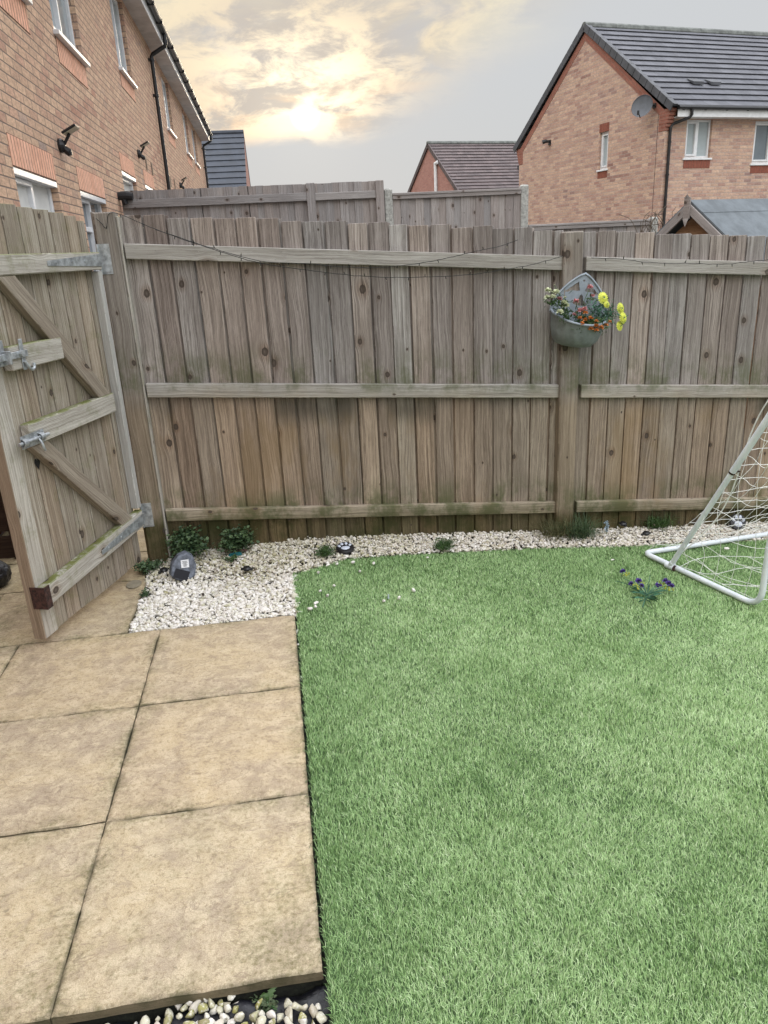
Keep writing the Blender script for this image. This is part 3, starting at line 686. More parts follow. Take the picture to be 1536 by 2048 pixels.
# ------------------------------------------------------------------ main fence
def adj(s, z, Y):                                    # move a point measured on the post faces back to depth Y
    k = 1+Y/3.869; return (.727+(s-.727)*k, 1.54+(z-1.54)*k)
fence = thing('garden_fence', 'weathered close board garden fence with three rails behind the lawn and gravel', 'fence', (0, .05, 0))
def fpart(m, name, mt, bevel=0., parent=fence):
    o = m.build(name, mt, parent, bevel=bevel); o.location = -Vector(fence.location); return o
def bay(x0, x1):
    m = MB(); x_ = x0
    while x_ < x1-.02:
        wd = rnd.uniform(.102, .113); xe = min(x_+wd, x1)
        zt = 1.765-.0745*(x_+.05)+rnd.uniform(-.007, .007); zb = -.12-.06*max(0, x_-.7)
        zt = adj(0, zt, .06)[1]
        go_ = (rnd.uniform(0, .1), rnd.uniform(0, 3)); gap = rnd.uniform(.0085, .0120); tl = rnd.uniform(.002, .006)
        m.box((x_, .056+tl, zb), (rnd.uniform(-.003, .003), 0, zt-zb), (xe-x_-gap, -tl, 0), (0, .010, 0), goff=go_)
        m.box((xe-.024, .076, zb), (0, 0, zt-zb-.004), (.030 if xe < x1-.02 else .018, 0, 0), (0, .006, 0), goff=go_)
        x_ = xe
    return fpart(m, 'board_panel', M['fence'], .0015)
bay(.055, 2.27); bay(2.345, 4.75); bay(4.85, 7.2)
RL = [(1.639, .0750, .0705), (.975, .0765, .0715), (.301, .0785, .066)]
for (x0, x1) in ((.062, 2.246), (2.37, 4.75), (4.85, 7.2)):
    for (z0, sl_, hh) in RL:
        m = MB(); a0, zt0 = adj(x0, z0-sl_*x0, .022); a1, zt1 = adj(x1, z0-sl_*x1, .022)
        if x0 < 1: a0 = x0
        m.box((a0, .022, zt0-hh), (a1-a0, 0, zt1-zt0), (0, 0, hh), (0, .036, 0), goff=(0, rnd.uniform(0, 5)))
        fpart(m, 'rail', M['rail'], .003)
def post(x0, x1, zt, y0=0., y1=.10):
    m = MB(); m.box((x0, y0, -.45), (0, 0, zt+.45), (x1-x0, 0, 0), (0, y1-y0, 0), goff=(0, rnd.uniform(0, 3))); return fpart(m, 'post', M['post'], .006)
post(-.055, .045, 1.775); post(2.248, 2.352, 1.588); post(4.75, 4.85, 1.41)
m = MB(); m.box((.046, .010, -.3), (0, 0, 2.055), (.010, 0, 0), (0, .087, 0)); fpart(m, 'edge_batten', M['ledge'], .003)
m = MB(); m.box((-.068, .03, -.3), (0, 0, 2.08), (.012, 0, 0), (0, .07, 0))
fpart(m, 'cover_strip', M['post'], .003)

# nails heads on rails are too small to see; string of lights
def fp(x_, y_, Y=-.010): return at_Y(x_, y_, Y)
def spline(P, n):
    P = np.array(P, float); P = np.vstack([2*P[0]-P[1], P, 2*P[-1]-P[-2]]); out_ = []
    for i in range(1, len(P)-2):
        for k in range(n):
            t = k/n; a, b_, c_, d_ = P[i-1], P[i], P[i+1], P[i+2]
            out_.append(.5*((2*b_)+(-a+c_)*t+(2*a-5*b_+4*c_-d_)*t*t+(-a+3*b_-3*c_+d_)*t**3))
    out_.append(P[-2]); return np.array(out_)
t = thing('string_lights', 'thin dark string of tiny fairy lights sagging across the top rail of the fence', 'string lights', tuple(fp(225, 425)))
SA = [(192, 437), (203, 447), (213, 455), (225, 425), (310, 458), (415, 493), (520, 522), (610, 527), (690, 534), (760, 535), (830, 528), (900, 515), (945, 504), (1000, 492), (1036, 480)]
SB = [(310, 459), (415, 495), (520, 526), (600, 538), (680, 548), (760, 554), (850, 554), (930, 550), (1000, 541), (1060, 530), (1124, 513)]
SC = [(1182, 516), (1240, 518), (1300, 525), (1380, 527), (1450, 528), (1500, 523), (1560, 518), (1620, 520)]
for S in (SA, SB, SC):
    pts = spline([fp(*p) for p in S], 8); pts += rng.normal(0, .0009, pts.shape)
    m = MB(); m.tube(pts, .0016, 5); o = m.build('cable', M['wire'], t, smooth=True); o.location = -t.location
    L = 0; nxt = .07
    for i in range(1, len(pts)):
        L += np.linalg.norm(pts[i]-pts[i-1])
        if L > nxt:
            nxt += rnd.uniform(.09, .13); d = np.array([rnd.uniform(-.4, .4), -.2, rnd.choice([-1, 1])]); d /= np.linalg.norm(d)
            mb = MB(); mb.tube([(0, 0, 0), d*.014], .0022, 5, mi=0); mb.tube([d*.0141, d*.021], [.002, .0008], 5, mi=1)
            o = mb.build('bulb', [M['wire'], M['bulb']], t); o.location = Vector(pts[i])-t.location

# ------------------------------------------------------------------ gate
DG = np.array([-.328, -.945, 0.]); NG = np.array([.945, -.328, 0.]); HG = np.array([-.062, 0., 0.])
gate = thing('garden_gate', 'open ledged and braced wooden garden gate with mossy rails, hinged on the left fence post', 'gate', tuple(HG))
def GP(w_, z_, o_=0.): return DG*w_+NG*o_+np.array([0, 0, z_])
UZ = np.array([0, 0, 1.])
def gbox(m, w0, z0, w1, z1, hh, o0, th, up=UZ, **k):
    """a bar from (w0,z0) to (w1,z1): its lower edge line; hh its height, o0 the offset of its back face"""
    a = GP(w0, z0, o0); c = GP(w1, z1, o0); m.box(a, c-a, up*hh, NG*th, **k)
m = MB(); ws = [.065, .125, .215, .325, .430, .535, .640, .745, .845]
ztop = [1.738, 1.752, 1.766, 1.775, 1.780, 1.783, 1.787, 1.790]
for i in range(len(ws)-1):
    w0, w1 = ws[i], ws[i+1]
    m.box(GP(w0, .046+rnd.uniform(0, .006), -.014), UZ*(ztop[i]-.048), DG*(w1-w0-.006), NG*.014, goff=(0, rnd.uniform(0, 4)))
    m.box(GP(w1-.02, .052, -.026), UZ*(ztop[i]-.058), DG*.034, NG*.010, goff=(0, rnd.uniform(0, 4)))
m.build('board_panel', M['gate'], gate, bevel=.0015)
m = MB(); m.box(GP(.822, .045, -.018), UZ*1.75, DG*.088, NG*.020); m.build('closing_board', M['ledge'], gate, bevel=.002)
m = MB(); m.box(GP(.911, .046, -.050), UZ*1.745, DG*.006, NG*.054); m.build('edge_strip', M['stile'], gate, bevel=.001)
for (w0, z0, w1, z1, hh) in [(.05, 1.522, .86, 1.522, .078), (.47, 1.170, .812, 1.170, .092), (.135, .868, .795, .862, .092), (.055, .243, .905, .196, .090)]:
    m = MB(); gbox(m, w0, z0, w1, z1, hh, .003, .042, goff=(0, rnd.uniform(0, 4))); m.build('ledge', M['ledge'], gate, bevel=.004)
for (w0, z0, w1, z1) in [(.735, 1.52, .205, .958), (.745, .862, .195, .312)]:
    m = MB(); a = GP(w0, z0, .003); c = GP(w1, z1, .003); d = (c-a)/np.linalg.norm(c-a); up = np.cross(NG, d); up = up if up[2] > 0 else -up
    hw = .075; V = []; zc0, zc1 = z0, z1
    # ends cut level against the ledges
    dw, dz = w1-w0, z1-z0; slant = hw/abs(dz)*math.hypot(dw, dz)
    P = [GP(w0-slant/2, z0, .003), GP(w0+slant/2, z0, .003), GP(w1+slant/2, z1, .003), GP(w1-slant/2, z1, .003)]
    L_ = math.hypot(dw, dz); g4 = [(0, 0), (hw, 0), (hw, L_), (0, L_)]
    V = P+[p+NG*.040 for p in P]; G = [(a_, b_, 31+z0) for a_, b_ in g4]+[(a_+.04, b_, 31+z0) for a_, b_ in g4]
    m.add(V, [(0, 1, 2, 3)[::-1], (4, 5, 6, 7), (0, 1, 5, 4), (1, 2, 6, 5), (2, 3, 7, 6), (3, 0, 4, 7)], G)
    bm_o = m.build('brace', M['brace'], gate, bevel=.003)
m = MB(); m.box(GP(.047, .345, .0), UZ*1.172, DG*.036, NG*.040); m.build('hanging_strip', M['pale'], gate, bevel=.003)
for (zc, zw) in ((1.562, 1.562), (.292, .275)):      # T hinges
    m = MB()
    # strap tapering along the ledge
    s0, s1 = .075, .47
    if zc < 1: za, zb_ = .285, .262
    else: za, zb_ = 1.565, 1.560
    P = [GP(s0-.03, za+.028, .046), GP(s0-.03, za-.028, .046), GP(s1, zb_-.010, .046), GP(s1, zb_+.010, .046)]
    m.add(P+[p+NG*.003 for p in P], [(0, 1, 2, 3)[::-1], (4, 5, 6, 7), (0, 1, 5, 4), (1, 2, 6, 5), (2, 3, 7, 6), (3, 0, 4, 7)])
    for f_ in (.1, .3, .55, .85):
        p = GP(s0+(s1-s0)*f_, za+(zb_-za)*f_, .049); m.tube([p, p+NG*.0025], .0045, 8)
    o = m.build('hinge_strap', M['galv'], gate)
    m = MB(); wz = 1.568 if zc > 1 else .278; hh = .068 if zc > 1 else .066
    m.box(np.array([-.052, -.0035, wz-hh])-HG, UZ*2*hh, (.050, 0, 0), (0, .003, 0))
    m.tube([np.array([-.056, -.006, wz-hh])-HG, np.array([-.056, -.006, wz+hh])-HG], .0062, 10)
    for f_ in (-.8, -.3, .2, .7): p = np.array([-.025, -.0035, wz+hh*f_])-HG; m.tube([p, p+np.array([0, -.0025, 0])], .005, 8)
    m.build('hinge_plate', M['galv'], gate)
m = MB(); m.box(GP(.882, .190, .046), UZ*.100, DG*.036, NG*.004); m.box(GP(.915, .190, -.02), UZ*.100, DG*.005, NG*.07); m.build('corner_bracket', M['rust'], gate, bevel=.001)
def bolt(name, wc, zc, mirror=1):
    m = MB(); m.box(GP(wc-.075, zc-.026, .047), DG*.15, UZ*.052, NG*.003)
    for s_ in (-.055, .055):
        a = [GP(wc+s_+.012*math.cos(0), zc+.017*math.cos(q_), .050+.019*math.sin(q_)) for q_ in np.linspace(0, math.pi, 9)]
        for k_ in range(8): m.box(a[k_]-DG*.012, a[k_+1]-a[k_], DG*.024, NG*.003)
    for sx in (-.066, .066):
        for sz in (-.018, .018): p = GP(wc+sx, zc+sz, .050); m.tube([p, p+NG*.003], .0045, 8)
    m.build('bolt_plate', M['galv'], gate)
    m = MB(); m.tube([GP(wc-.09, zc, .058), GP(wc+.10, zc, .058)], .0075, 12)
    h = [GP(wc-.02, zc, .058), GP(wc-.02, zc-.018, .070), GP(wc-.022, zc-.040, .074), GP(wc-.03, zc-.055, .072)]
    m.tube(spline(h, 5), .0055, 8); m.build('bolt_bar', M['galv'], gate, smooth=True)
bolt('b', .79, .893)
m = MB(); m.box(GP(.735, 1.165, .047), UZ*.12, DG*.022, NG*.004); m.box(GP(.72, 1.215, .050), DG*.20, UZ*.026, NG*.005); m.box(GP(.835, 1.195, .005), UZ*.095, DG*.055, NG*.035)
m.box(GP(.84, 1.20, .04), UZ*.05, DG*.012, NG*.03)
m.tube([GP(.765, 1.232, .053), GP(.765, 1.232, .068)], .012, 10); m.tube(spline([GP(.75, 1.20, .056), GP(.74, 1.175, .062), GP(.72, 1.162, .060), GP(.70, 1.168, .056), GP(.695, 1.185, .055)], 5), .006, 8)
m.build('gate_latch', M['galv'], gate, bevel=.001)
hk = GP(.733, .775, .004)                            # heart shaped hole in the closing side boards
pts = []
for k in range(24):
    a = 2*math.pi*k/24; hx = 16*math.sin(a)**3; hz = 13*math.cos(a)-5*math.cos(2*a)-2*math.cos(3*a)-math.cos(4*a)
    pts.append(hk+DG*(-hx*.0011)+UZ*(hz*.0018))
m = MB(); m.quad(pts); o = m.build('heart_mark', M['blackrough'], gate)

# ------------------------------------------------------------------ houses
def wall(m, O, U, W, H, openings, depth=.085, Nin=None, z0=0.):
    """wall sheet from O along U, from z0 to H, with rectangular openings (u0,u1,z0,z1) and their reveals going inwards along Nin"""
    O = np.array(O, float); U = np.array(U, float); Nin = np.array(Nin, float)
    us = sorted({0., W, *[o[0] for o in openings], *[o[1] for o in openings]}); zs = sorted({z0, H, *[o[2] for o in openings], *[o[3] for o in openings]})
    for i in range(len(us)-1):
        for j in range(len(zs)-1):
            uc, zc = (us[i]+us[i+1])/2, (zs[j]+zs[j+1])/2
            if any(o[0] < uc < o[1] and o[2] < zc < o[3] for o in openings): continue
            C_ = [(us[i], zs[j]), (us[i+1], zs[j]), (us[i+1], zs[j+1]), (us[i], zs[j+1])]
            m.quad([O+U*a+UZ*c for a, c in C_], [(a, c, 0) for a, c in C_])
    for (a0, a1, c0, c1) in openings:
        for (p, q, g1, g2) in [((a0, c0), (a0, c1), 0, 1), ((a1, c0), (a1, c1), 0, 1), ((a0, c0), (a1, c0), 1, 0), ((a0, c1), (a1, c1), 1, 0)]:
            P0, P1 = O+U*p[0]+UZ*p[1], O+U*q[0]+UZ*q[1]
            G_ = [(p[0], p[1], 0), (q[0], q[1], 0), (q[0]+depth*g1, q[1]+depth*g2, 0), (p[0]+depth*g1, p[1]+depth*g2, 0)] if g1 == 0 else None
            if g1 == 0: G_ = [(p[0], p[1], 0), (q[0], q[1], 0), (q[0]+depth, q[1], 0), (p[0]+depth, p[1], 0)]
            else: G_ = [(p[0], p[1], 0), (q[0], q[1], 0), (q[0], q[1]+depth, 0), (p[0], p[1]+depth, 0)]
            m.quad([P0, P1, P1+Nin*depth, P0+Nin*depth], G_)
def window(parent, O, U, Nout, a0, a1, c0, c1, sill=True, split=(.5,), glass='glassdark', set_back=.06, fr=.055, transom=None, name='window', sw=.03, sillmat=None):
    """frame + panes in an opening; returns frame part"""
    O = np.array(O, float); U = np.array(U, float); Nout = np.array(Nout, float)
    B = O-Nout*set_back
    def P(a, c, o=0.): return B+U*a+UZ*c+Nout*o
    m = MB()
    m.box(P(a0, c0, -.06), U*(a1-a0), UZ*fr, Nout*.06); m.box(P(a0, c1-fr, -.06), U*(a1-a0), UZ*fr, Nout*.06)
    m.box(P(a0, c0+fr, -.06), UZ*(c1-c0-2*fr), U*fr, Nout*.06); m.box(P(a1-fr, c0+fr, -.06), UZ*(c1-c0-2*fr), U*fr, Nout*.06)
    cuts = [a0+fr]+[a0+(a1-a0)*s for s in split]+[a1-fr]
    for s in cuts[1:-1]: m.box(P(s-.03, c0+fr, -.055), UZ*(c1-c0-2*fr), U*.06, Nout*.058)
    if transom: m.box(P(a0+fr, transom, -.055), U*(a1-a0-2*fr), UZ*.05, Nout*.056)
    # opening sash in the first light stands slightly proud
    s0, s1 = cuts[0], cuts[1]-(.03 if len(cuts) > 2 else 0)
    if s1-s0 > .2:
        for (q0, q1, r0, r1) in [(s0, s1, c0+fr, c0+fr+.04), (s0, s1, c1-fr-.04, c1-fr), (s0, s0+.04, c0+fr+.04, c1-fr-.04), (s1-.04, s1, c0+fr+.04, c1-fr-.04)]:
            m.box(P(q0, r0, -.04), U*(q1-q0), UZ*(r1-r0), Nout*.055)
    w_ = m.build(name, M['upvc'], parent, bevel=.004)
    for i in range(len(cuts)-1):
        mm = MB(); mm.box(P(cuts[i]+.002, c0+fr, -.045), U*(cuts[i+1]-cuts[i]-.004), UZ*(c1-c0-2*fr), Nout*.012)
        mm.build('pane', M[glass], w_)
    if sill:
        mm = MB(); mm.box(P(a0-.05, c0-.045, -.05), U*(a1-a0+.10), UZ*.042, Nout*(set_back+.05+sw)); mm.build('sill', sillmat or M['upvc'], w_, bevel=.005)
    return w_

XW = -1.06
def terrace(name, label, y0, y1, zb, zt, ups, downs, bands, extra=None):
    t = thing(name, label, 'house', (XW, y0, 0), 0, 'brick terraced houses in a row')
    O = (0, 0, 0); U = (0, 1, 0); Nin = (-1, 0, 0)
    ops = [(a-y0, c-y0, d, e) for (a, c, d, e, *_r) in ups+downs]
    m = MB(); wall(m, O, U, y1-y0, zt, ops, .085, Nin, zb)
    W8 = 8.4
    m.quad([(0, 0, zb), (-W8, 0, zb), (-W8, 0, zt), (-W8/2, 0, zt+2.9), (0, 0, zt)], [(0, zb, 0), (W8, zb, 0), (W8, zt, 0), (W8/2, zt+2.9, 0), (0, zt, 0)])
    L_ = y1-y0
    m.quad([(0, L_, zb), (-W8, L_, zb), (-W8, L_, zt), (-W8/2, L_, zt+2.9), (0, L_, zt)][::-1], [(0, zb, 0), (W8, zb, 0), (W8, zt, 0), (W8/2, zt+2.9, 0), (0, zt, 0)][::-1])
    m.quad([(-W8, 0, zb), (-W8, L_, zb), (-W8, L_, zt), (-W8, 0, zt)], [(0, zb, 0), (L_, zb, 0), (L_, zt, 0), (0, zt, 0)])
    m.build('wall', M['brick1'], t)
    for (a, c, d, e, kind) in ups:
        window(t, O, U, (1, 0, 0), a-y0, c-y0, d, e, glass='blind', sw=.055)
    for (a, c, d, e, kind) in downs:
        if kind == 'window': window(t, O, U, (1, 0, 0), a-y0, c-y0, d, e, sill=True, glass='glassdark', transom=e-.38)
        elif kind == 'blind': window(t, O, U, (1, 0, 0), a-y0, c-y0, d, e, sill=False, split=(), glass='whiteblind', name='door')
        else: window(t, O, U, (1, 0, 0), a-y0, c-y0, d, e, sill=False, glass='glassdark', transom=e-.34, name='patio_door')
        if kind == 'door': mb2 = MB(); mb2.box((-.085, a-y0+.06, e-.29), (0, c-a-.12, 0), (0, 0, .235), (.004, 0, 0)); mb2.build('top_panel', M['whiteblind'], t)
        mm = MB(); mm.box((.0, a-y0, e-.052), (0, c-a, 0), (-.05, 0, 0), (0, 0, .05)); mm.build('head_trim', M['upvc'], t, bevel=.004)
    for (a, c, d, e) in bands:
        mm = MB(); P = [(.004, a-y0, d), (.004, c-y0, d), (.004, c-y0, e), (.004, a-y0, e)]
        Gq = [(a, 0., 0), (c, 0., 0), (c, .225, 0), (a, .225, 0)]
        mm.quad(P, Gq); Q = [(p[0]-.006, p[1], p[2]) for p in P]
        for i in range(4): mm.quad([Q[i], Q[(i+1) % 4], P[(i+1) % 4], P[i]], [Gq[i], Gq[(i+1) % 4], Gq[(i+1) % 4], Gq[i]])
        mm.build('soldier_band', M['soldier'], t)
    # eaves
    mm = MB(); mm.abox((-.02, 0, zt-.02), (.262, L_, zt-.004)); mm.build('soffit', M['upvc2'], t)
    mm = MB(); mm.abox((.262, 0, zt-.025), (.280, L_, zt+.165)); mm.build('fascia', M['upvc'], t, bevel=.003)
    gpf = [(math.cos(a), math.sin(a)) for a in np.linspace(math.pi, 2*math.pi, 9)]
    mm = MB(); V = []
    for yy in (0., L_):
        for cx_, sz_ in gpf: V.append((.338+.055*cx_, yy, zt+.165+.055*sz_))
        for cx_, sz_ in gpf[::-1]: V.append((.338+.050*cx_, yy, zt+.165+.050*sz_))
    k = 18; mm.add(V, [(i, (i+1) % k, k+(i+1) % k, k+i) for i in range(k)]+[tuple(range(k))[::-1], tuple(range(k, 2*k))])
    for yy in np.arange(.8, L_, 1.0): mm.abox((.285, yy, zt+.10), (.398, yy+.03, zt+.175))
    mm.build('gutter', M['black'], t)
    # roof slopes as stepped courses of tiles
    mm = MB(); nC = 15; x0_, z0_ = .33, zt+.165; x1_, z1_ = -W8/2, zt+.165+(W8/2+.33)*.70
    dx_, dz_ = (x1_-x0_)/nC, (z1_-z0_)/nC; ln_ = math.hypot(dx_, dz_); nn_ = np.array([-dz_, 0, dx_])/ln_; nn_ = nn_ if nn_[2] > 0 else -nn_
    for sgn in (1, -1):
        for i in range(nC):
            a = np.array([x0_+dx_*i, -.02, z0_+dz_*i]); d = np.array([dx_*1.08, 0, dz_*1.08])
            N2 = nn_*.03
            if sgn < 0: a = np.array([-W8-a[0], a[1], a[2]]); d = d*np.array([-1, 1, 1]); N2 = N2*np.array([-1, 1, 1])
            P = [a+N2, a+N2+np.array([0, L_+.04, 0]), a+d+N2*.15+np.array([0, L_+.04, 0]), a+d+N2*.15]; Q = [a, a+np.array([0, L_+.04, 0])]
            mm.quad(P if sgn > 0 else P[::-1], [(0, 0, i), (L_, 0, i), (L_, .3, i), (0, .3, i)] if sgn > 0 else [(0, 0, i), (L_, 0, i), (L_, .3, i), (0, .3, i)][::-1])
            mm.quad([Q[0], Q[1], P[1], P[0]], [(0, 0, i)]*4)
            mm.quad([Q[0], P[0], P[3]], [(0, 0, i)]*3); mm.quad([Q[1], P[1], P[2]], [(0, 0, i)]*3)
    # scalloped ends of the bottom course over the gutter
    for yy in np.arange(.0, L_-.1, .30): mm.box((.30, yy, zt+.185), (.075, 0, -.030), (0, .285, 0), (0, 0, .03), seed=3)
    mm.tube([(-W8/2, -.02, z1_+.01), (-W8/2, L_+.02, z1_+.01)], .11, 8)
    mm.build('roof', M['tile'], t)
    return t
t1 = terrace('terraced_house', 'nearest buff brick terraced house, its white window and doors just over the open gate', -6., 6.6, -.15, 4.88,
    [(2.45, 3.70, 3.67, 4.75, 0), (4.65, 5.88, 3.67, 4.75, 0), (-.5, .7, 3.67, 4.75, 0)], [(2.48, 3.70, .15, 2.265, 'door'), (4.58, 5.85, 1.05, 2.265, 'window')],
    [(2.45, 3.70, 3.40, 3.622), (4.65, 5.88, 3.40, 3.622), (2.48, 3.70, 2.268, 2.49), (4.58, 5.85, 2.268, 2.49)])
t2 = terrace('terraced_house', 'middle buff brick terraced house with a white blind in its door, behind the neighbours fence', 6.6, 12.25, .3, 5.33,
    [(8.40, 9.60, 4.15, 5.26, 0)], [(7.28, 8.42, .6, 2.72, 'blind'), (9.32, 10.42, 1.5, 2.72, 'window')],
    [(8.40, 9.60, 3.91, 4.10), (7.28, 8.42, 2.723, 2.945), (9.32, 10.42, 2.723, 2.945)])
t3 = terrace('terraced_house', 'farthest buff brick terraced house, ending at a black downpipe beside the slate roof', 12.25, 24.3, .3, 5.33,
    [(13.9, 15.15, 4.19, 5.26, 0), (17.95, 19.25, 4.22, 5.26, 0), (20.4, 21.75, 4.25, 5.26, 0)], [(16.4, 17.6, .6, 2.72, 'door')],
    [(13.9, 15.15, 3.93, 4.14), (17.95, 19.25, 3.96, 4.17), (20.4, 21.75, 3.98, 4.2)])
def downpipe(t, y_, zg, ztop, zbot):
    m = MB(); X0 = .06
    pts = [(.338, y_, ztop), (.338, y_, ztop-.17), (.33, y_, ztop-.20), (.09, y_-.01, ztop-.33), (X0, y_-.01, ztop-.37), (X0, y_-.01, zbot)]
    m.tube([np.array(p) for p in pts], .036, 10)
    for z_ in (ztop-.12, ztop-.42, ztop-1.0, zbot+.9, zbot+.1): 
        if z_ > ztop-.3: m.tube([(.338, y_, z_-.03), (.338, y_, z_+.03)], .044, 10)
        else: m.tube([(X0, y_-.01, z_-.02), (X0, y_-.01, z_+.02)], .046, 10); m.abox((0, y_-.075, z_-.015), (X0, y_+.055, z_+.015))
    return m.build('downpipe', M['black'], t, smooth=False)
downpipe(t2, 12.1-6.6, 0, 5.46, .5); downpipe(t3, 23.95-12.25, 0, 5.46, .4)
for t_, yy, zz in ((t2, 9.72, 3.07), (t2, 10.35, 3.05), (t3, 13.0, 3.08), (t3, 13.75, 3.10)):
    m = MB(); y0_ = 6.6 if t_ is t2 else 12.25; m.abox((0, yy-y0_, zz-.10), (.014, yy-y0_+.10, zz+.10)); m.abox((.0141, yy-y0_+.02, zz-.08), (.017, yy-y0_+.08, zz+.08))
    m.build('wall_vent', simple('tan vent', (.22, .165, .12), .7), t_, bevel=.003)
# sensor floodlights on the terrace wall
def flood(yy, zz, label, s=1.):
    t = thing('security_light', label, 'security light', (XW, yy, zz), 0, 'security lights on the terrace wall')
    m = MB(); M4 = Matrix.Rotation(R(90), 4, 'Y')
    m.lathe([(0, .0), (.06, .0), (.062, .02), (.045, .05), (.0, .055)], 16, M=M4); m.tube([(.03, 0, -.02), (.075, 0, -.055), (.085, 0, -.085)], [.028, .034, .02], 10); m.tube([(.04, 0, .0), (.11, 0, .10)], .014, 8)
    m.build('lamp_base', M['black'], t, smooth=False)
    a = np.array([.06, -.075, .085]); e1 = np.array([.13, 0, .065]); e2 = np.array([0, .17, 0]); e3 = np.cross(e1, e2); e3 /= np.linalg.norm(e3)
    m = MB(); m.box(a, e1, e2, e3*.022); m.build('lamp_head', M['black'], t, bevel=.006)
    m = MB(); m.box(a+e1*.06+e2*.06-e3*.003, e1*.88, e2*.88, e3*.0028); m.build('lamp_lens', simple('diffuser', (.55, .50, .38), .3, var=.05), t)
flood(4.04, 2.60, 'twin head security light on the nearest brick house, above its white patio door'); flood(9.02, 3.12, 'small security light beside two wall vents on the middle house'); flood(14.9, 3.17, 'farthest small security light, just over the neighbours fence')
m = MB(); m.tube([(-.08, 0, 0), (.03, .0, .0), (.10, 0, -.01)], [.05, .055, .048], 10); m.tube([(-.02, 0, -.02), (.0, 0, -.10)], .036, 8)
o = m.build('pipe_hopper', M['blackrough']); o.location = (-.98, 6.72, 2.36); tag(o, 'black plastic pipe end on the brick wall at the left end of the neighbours fence', 'pipe')

# ---- gable house on the right
PH = (10.13, 13.79); RZ = math.atan2(.205, .979)
gh = thing('gable_house', 'buff brick house with dark tiled roof and gable, behind the shed on the right', 'house', (PH[0], PH[1], 0), RZ)
yf, yb, zb, ze, zr, ym, LX = .20, 6.80, -1.2, 4.27, 6.62, 3.5, 9.0
m = MB()
wall(m, (0, yb, 0), (0, -1, 0), yb-yf, ze-.05, [(yb-2.70, yb-2.33, 3.27, 4.15)], .08, (1, 0, 0), zb)
m.quad([(0, yb, ze-.05), (0, yf, ze-.05), (0, ym, zr-.02)], [(0, ze-.05, 0), (yb-yf, ze-.05, 0), (yb-ym, zr-.02, 0)])
wall(m, (0, yf, 0), (1, 0, 0), LX, ze, [(.61, 1.36, 3.26, 4.08), (2.66, 3.60, 3.12, 4.06), (5.0, 5.9, 3.2, 4.06)], .08, (0, 1, 0), zb)
m.quad([(LX, yf, zb), (LX, yb, zb), (LX, yb, ze), (LX, ym, zr), (LX, yf, ze)], [(0, zb, 0), (yb, zb, 0), (yb, ze, 0), (ym, zr, 0), (0, ze, 0)])
m.quad([(0, yb, zb), (0, yb, ze), (LX, yb, ze), (LX, yb, zb)], [(0, zb, 0), (0, ze, 0), (LX, ze, 0), (LX, zb, 0)])
m.build('wall', M['brick2'], gh)
window(gh, (0, yb, 0), (0, -1, 0), (-1, 0, 0), yb-2.70, yb-2.33, 3.27, 4.15, split=(), glass='blind', fr=.05)
window(gh, (0, yf, 0), (1, 0, 0), (0, -1, 0), .61, 1.36, 3.26, 4.08, glass='blind', fr=.045)
window(gh, (0, yf, 0), (1, 0, 0), (0, -1, 0), 2.66, 3.60, 3.12, 4.06, glass='glassdark', fr=.05, split=(.62,))
window(gh, (0, yf, 0), (1, 0, 0), (0, -1, 0), 5.0, 5.9, 3.2, 4.06, glass='blind', fr=.05)
for (a, c, d, e) in ((.59, 1.38, 3.035, 3.215), (2.64, 3.62, 2.90, 3.075), (4.98, 5.92, 2.98, 3.155)):
    mm = MB(); P = [(a, yf-.004, d), (c, yf-.004, d), (c, yf-.004, e), (a, yf-.004, e)]; G_ = [(a, 0, 0), (c, 0, 0), (c, .225, 0), (a, .225, 0)]
    mm.quad(P, G_); mm.build('soldier_band', M['soldierred'], gh)
for (a, c, d, e) in ((2.31, 2.72, 4.152, 4.35), (2.31, 2.72, 3.06, 3.225)):
    mm = MB(); mm.quad([(-.004, c, d), (-.004, a, d), (-.004, a, e), (-.004, c, e)], [(c, 0, 0), (a, 0, 0), (a, .225, 0), (c, .225, 0)]); mm.build('soldier_band', M['soldierred'], gh)
# red brick verge strips and corbels
def strip(p0, p1, wd, x_=-.006):
    p0, p1 = np.array(p0), np.array(p1); d = (p1-p0)/np.linalg.norm(p1-p0); n_ = np.array([0, -d[2], d[1]]); n_ = n_ if n_[2] < 0 else -n_
    L_ = np.linalg.norm(p1-p0); X_ = np.array([x_, 0, 0]); mm = MB()
    mm.quad([p0+X_, p1+X_, p1+X_+n_*wd, p0+X_+n_*wd], [(0, 0, 0), (L_, 0, 0), (L_, wd, 0), (0, wd, 0)])
    mm.quad([p0+n_*wd, p1+n_*wd, p1+X_+n_*wd, p0+X_+n_*wd], [(0, 0, 0), (L_, 0, 0), (L_, .01, 0), (0, .01, 0)]); mm.build('verge_strip', M['brickred'], gh)
strip((0, yf, ze-.03), (0, ym, zr), .17); strip((0, yb, ze-.03), (0, ym, zr), .17, -.0065)
for side_ in (0, 1):
    mm = MB()
    for i in range(6):                               # corbel steps out at both corners of the gable
        z_ = 3.84+i*.075
        if side_ == 0: mm.abox((-.009, yf-.02-.028*i, z_), (.16, .42, z_+.073))
        else: mm.abox((-.009, 6.58, z_), (.12, yb+.02+.028*i, z_+.073))
    for k_ in range(len(mm.g)): mm.g[k_] = np.stack([mm.v[k_][:, 1]+mm.v[k_][:, 0], mm.v[k_][:, 2]-3.84+.0375, np.zeros(8)], -1)
    mm.build('corbel', M['brickred'], gh, bevel=.004)
mm = MB(); mm.abox((-.003, .452, zb), (.01, .464, 4.3)); mm.build('movement_joint', M['blackrough'], gh)
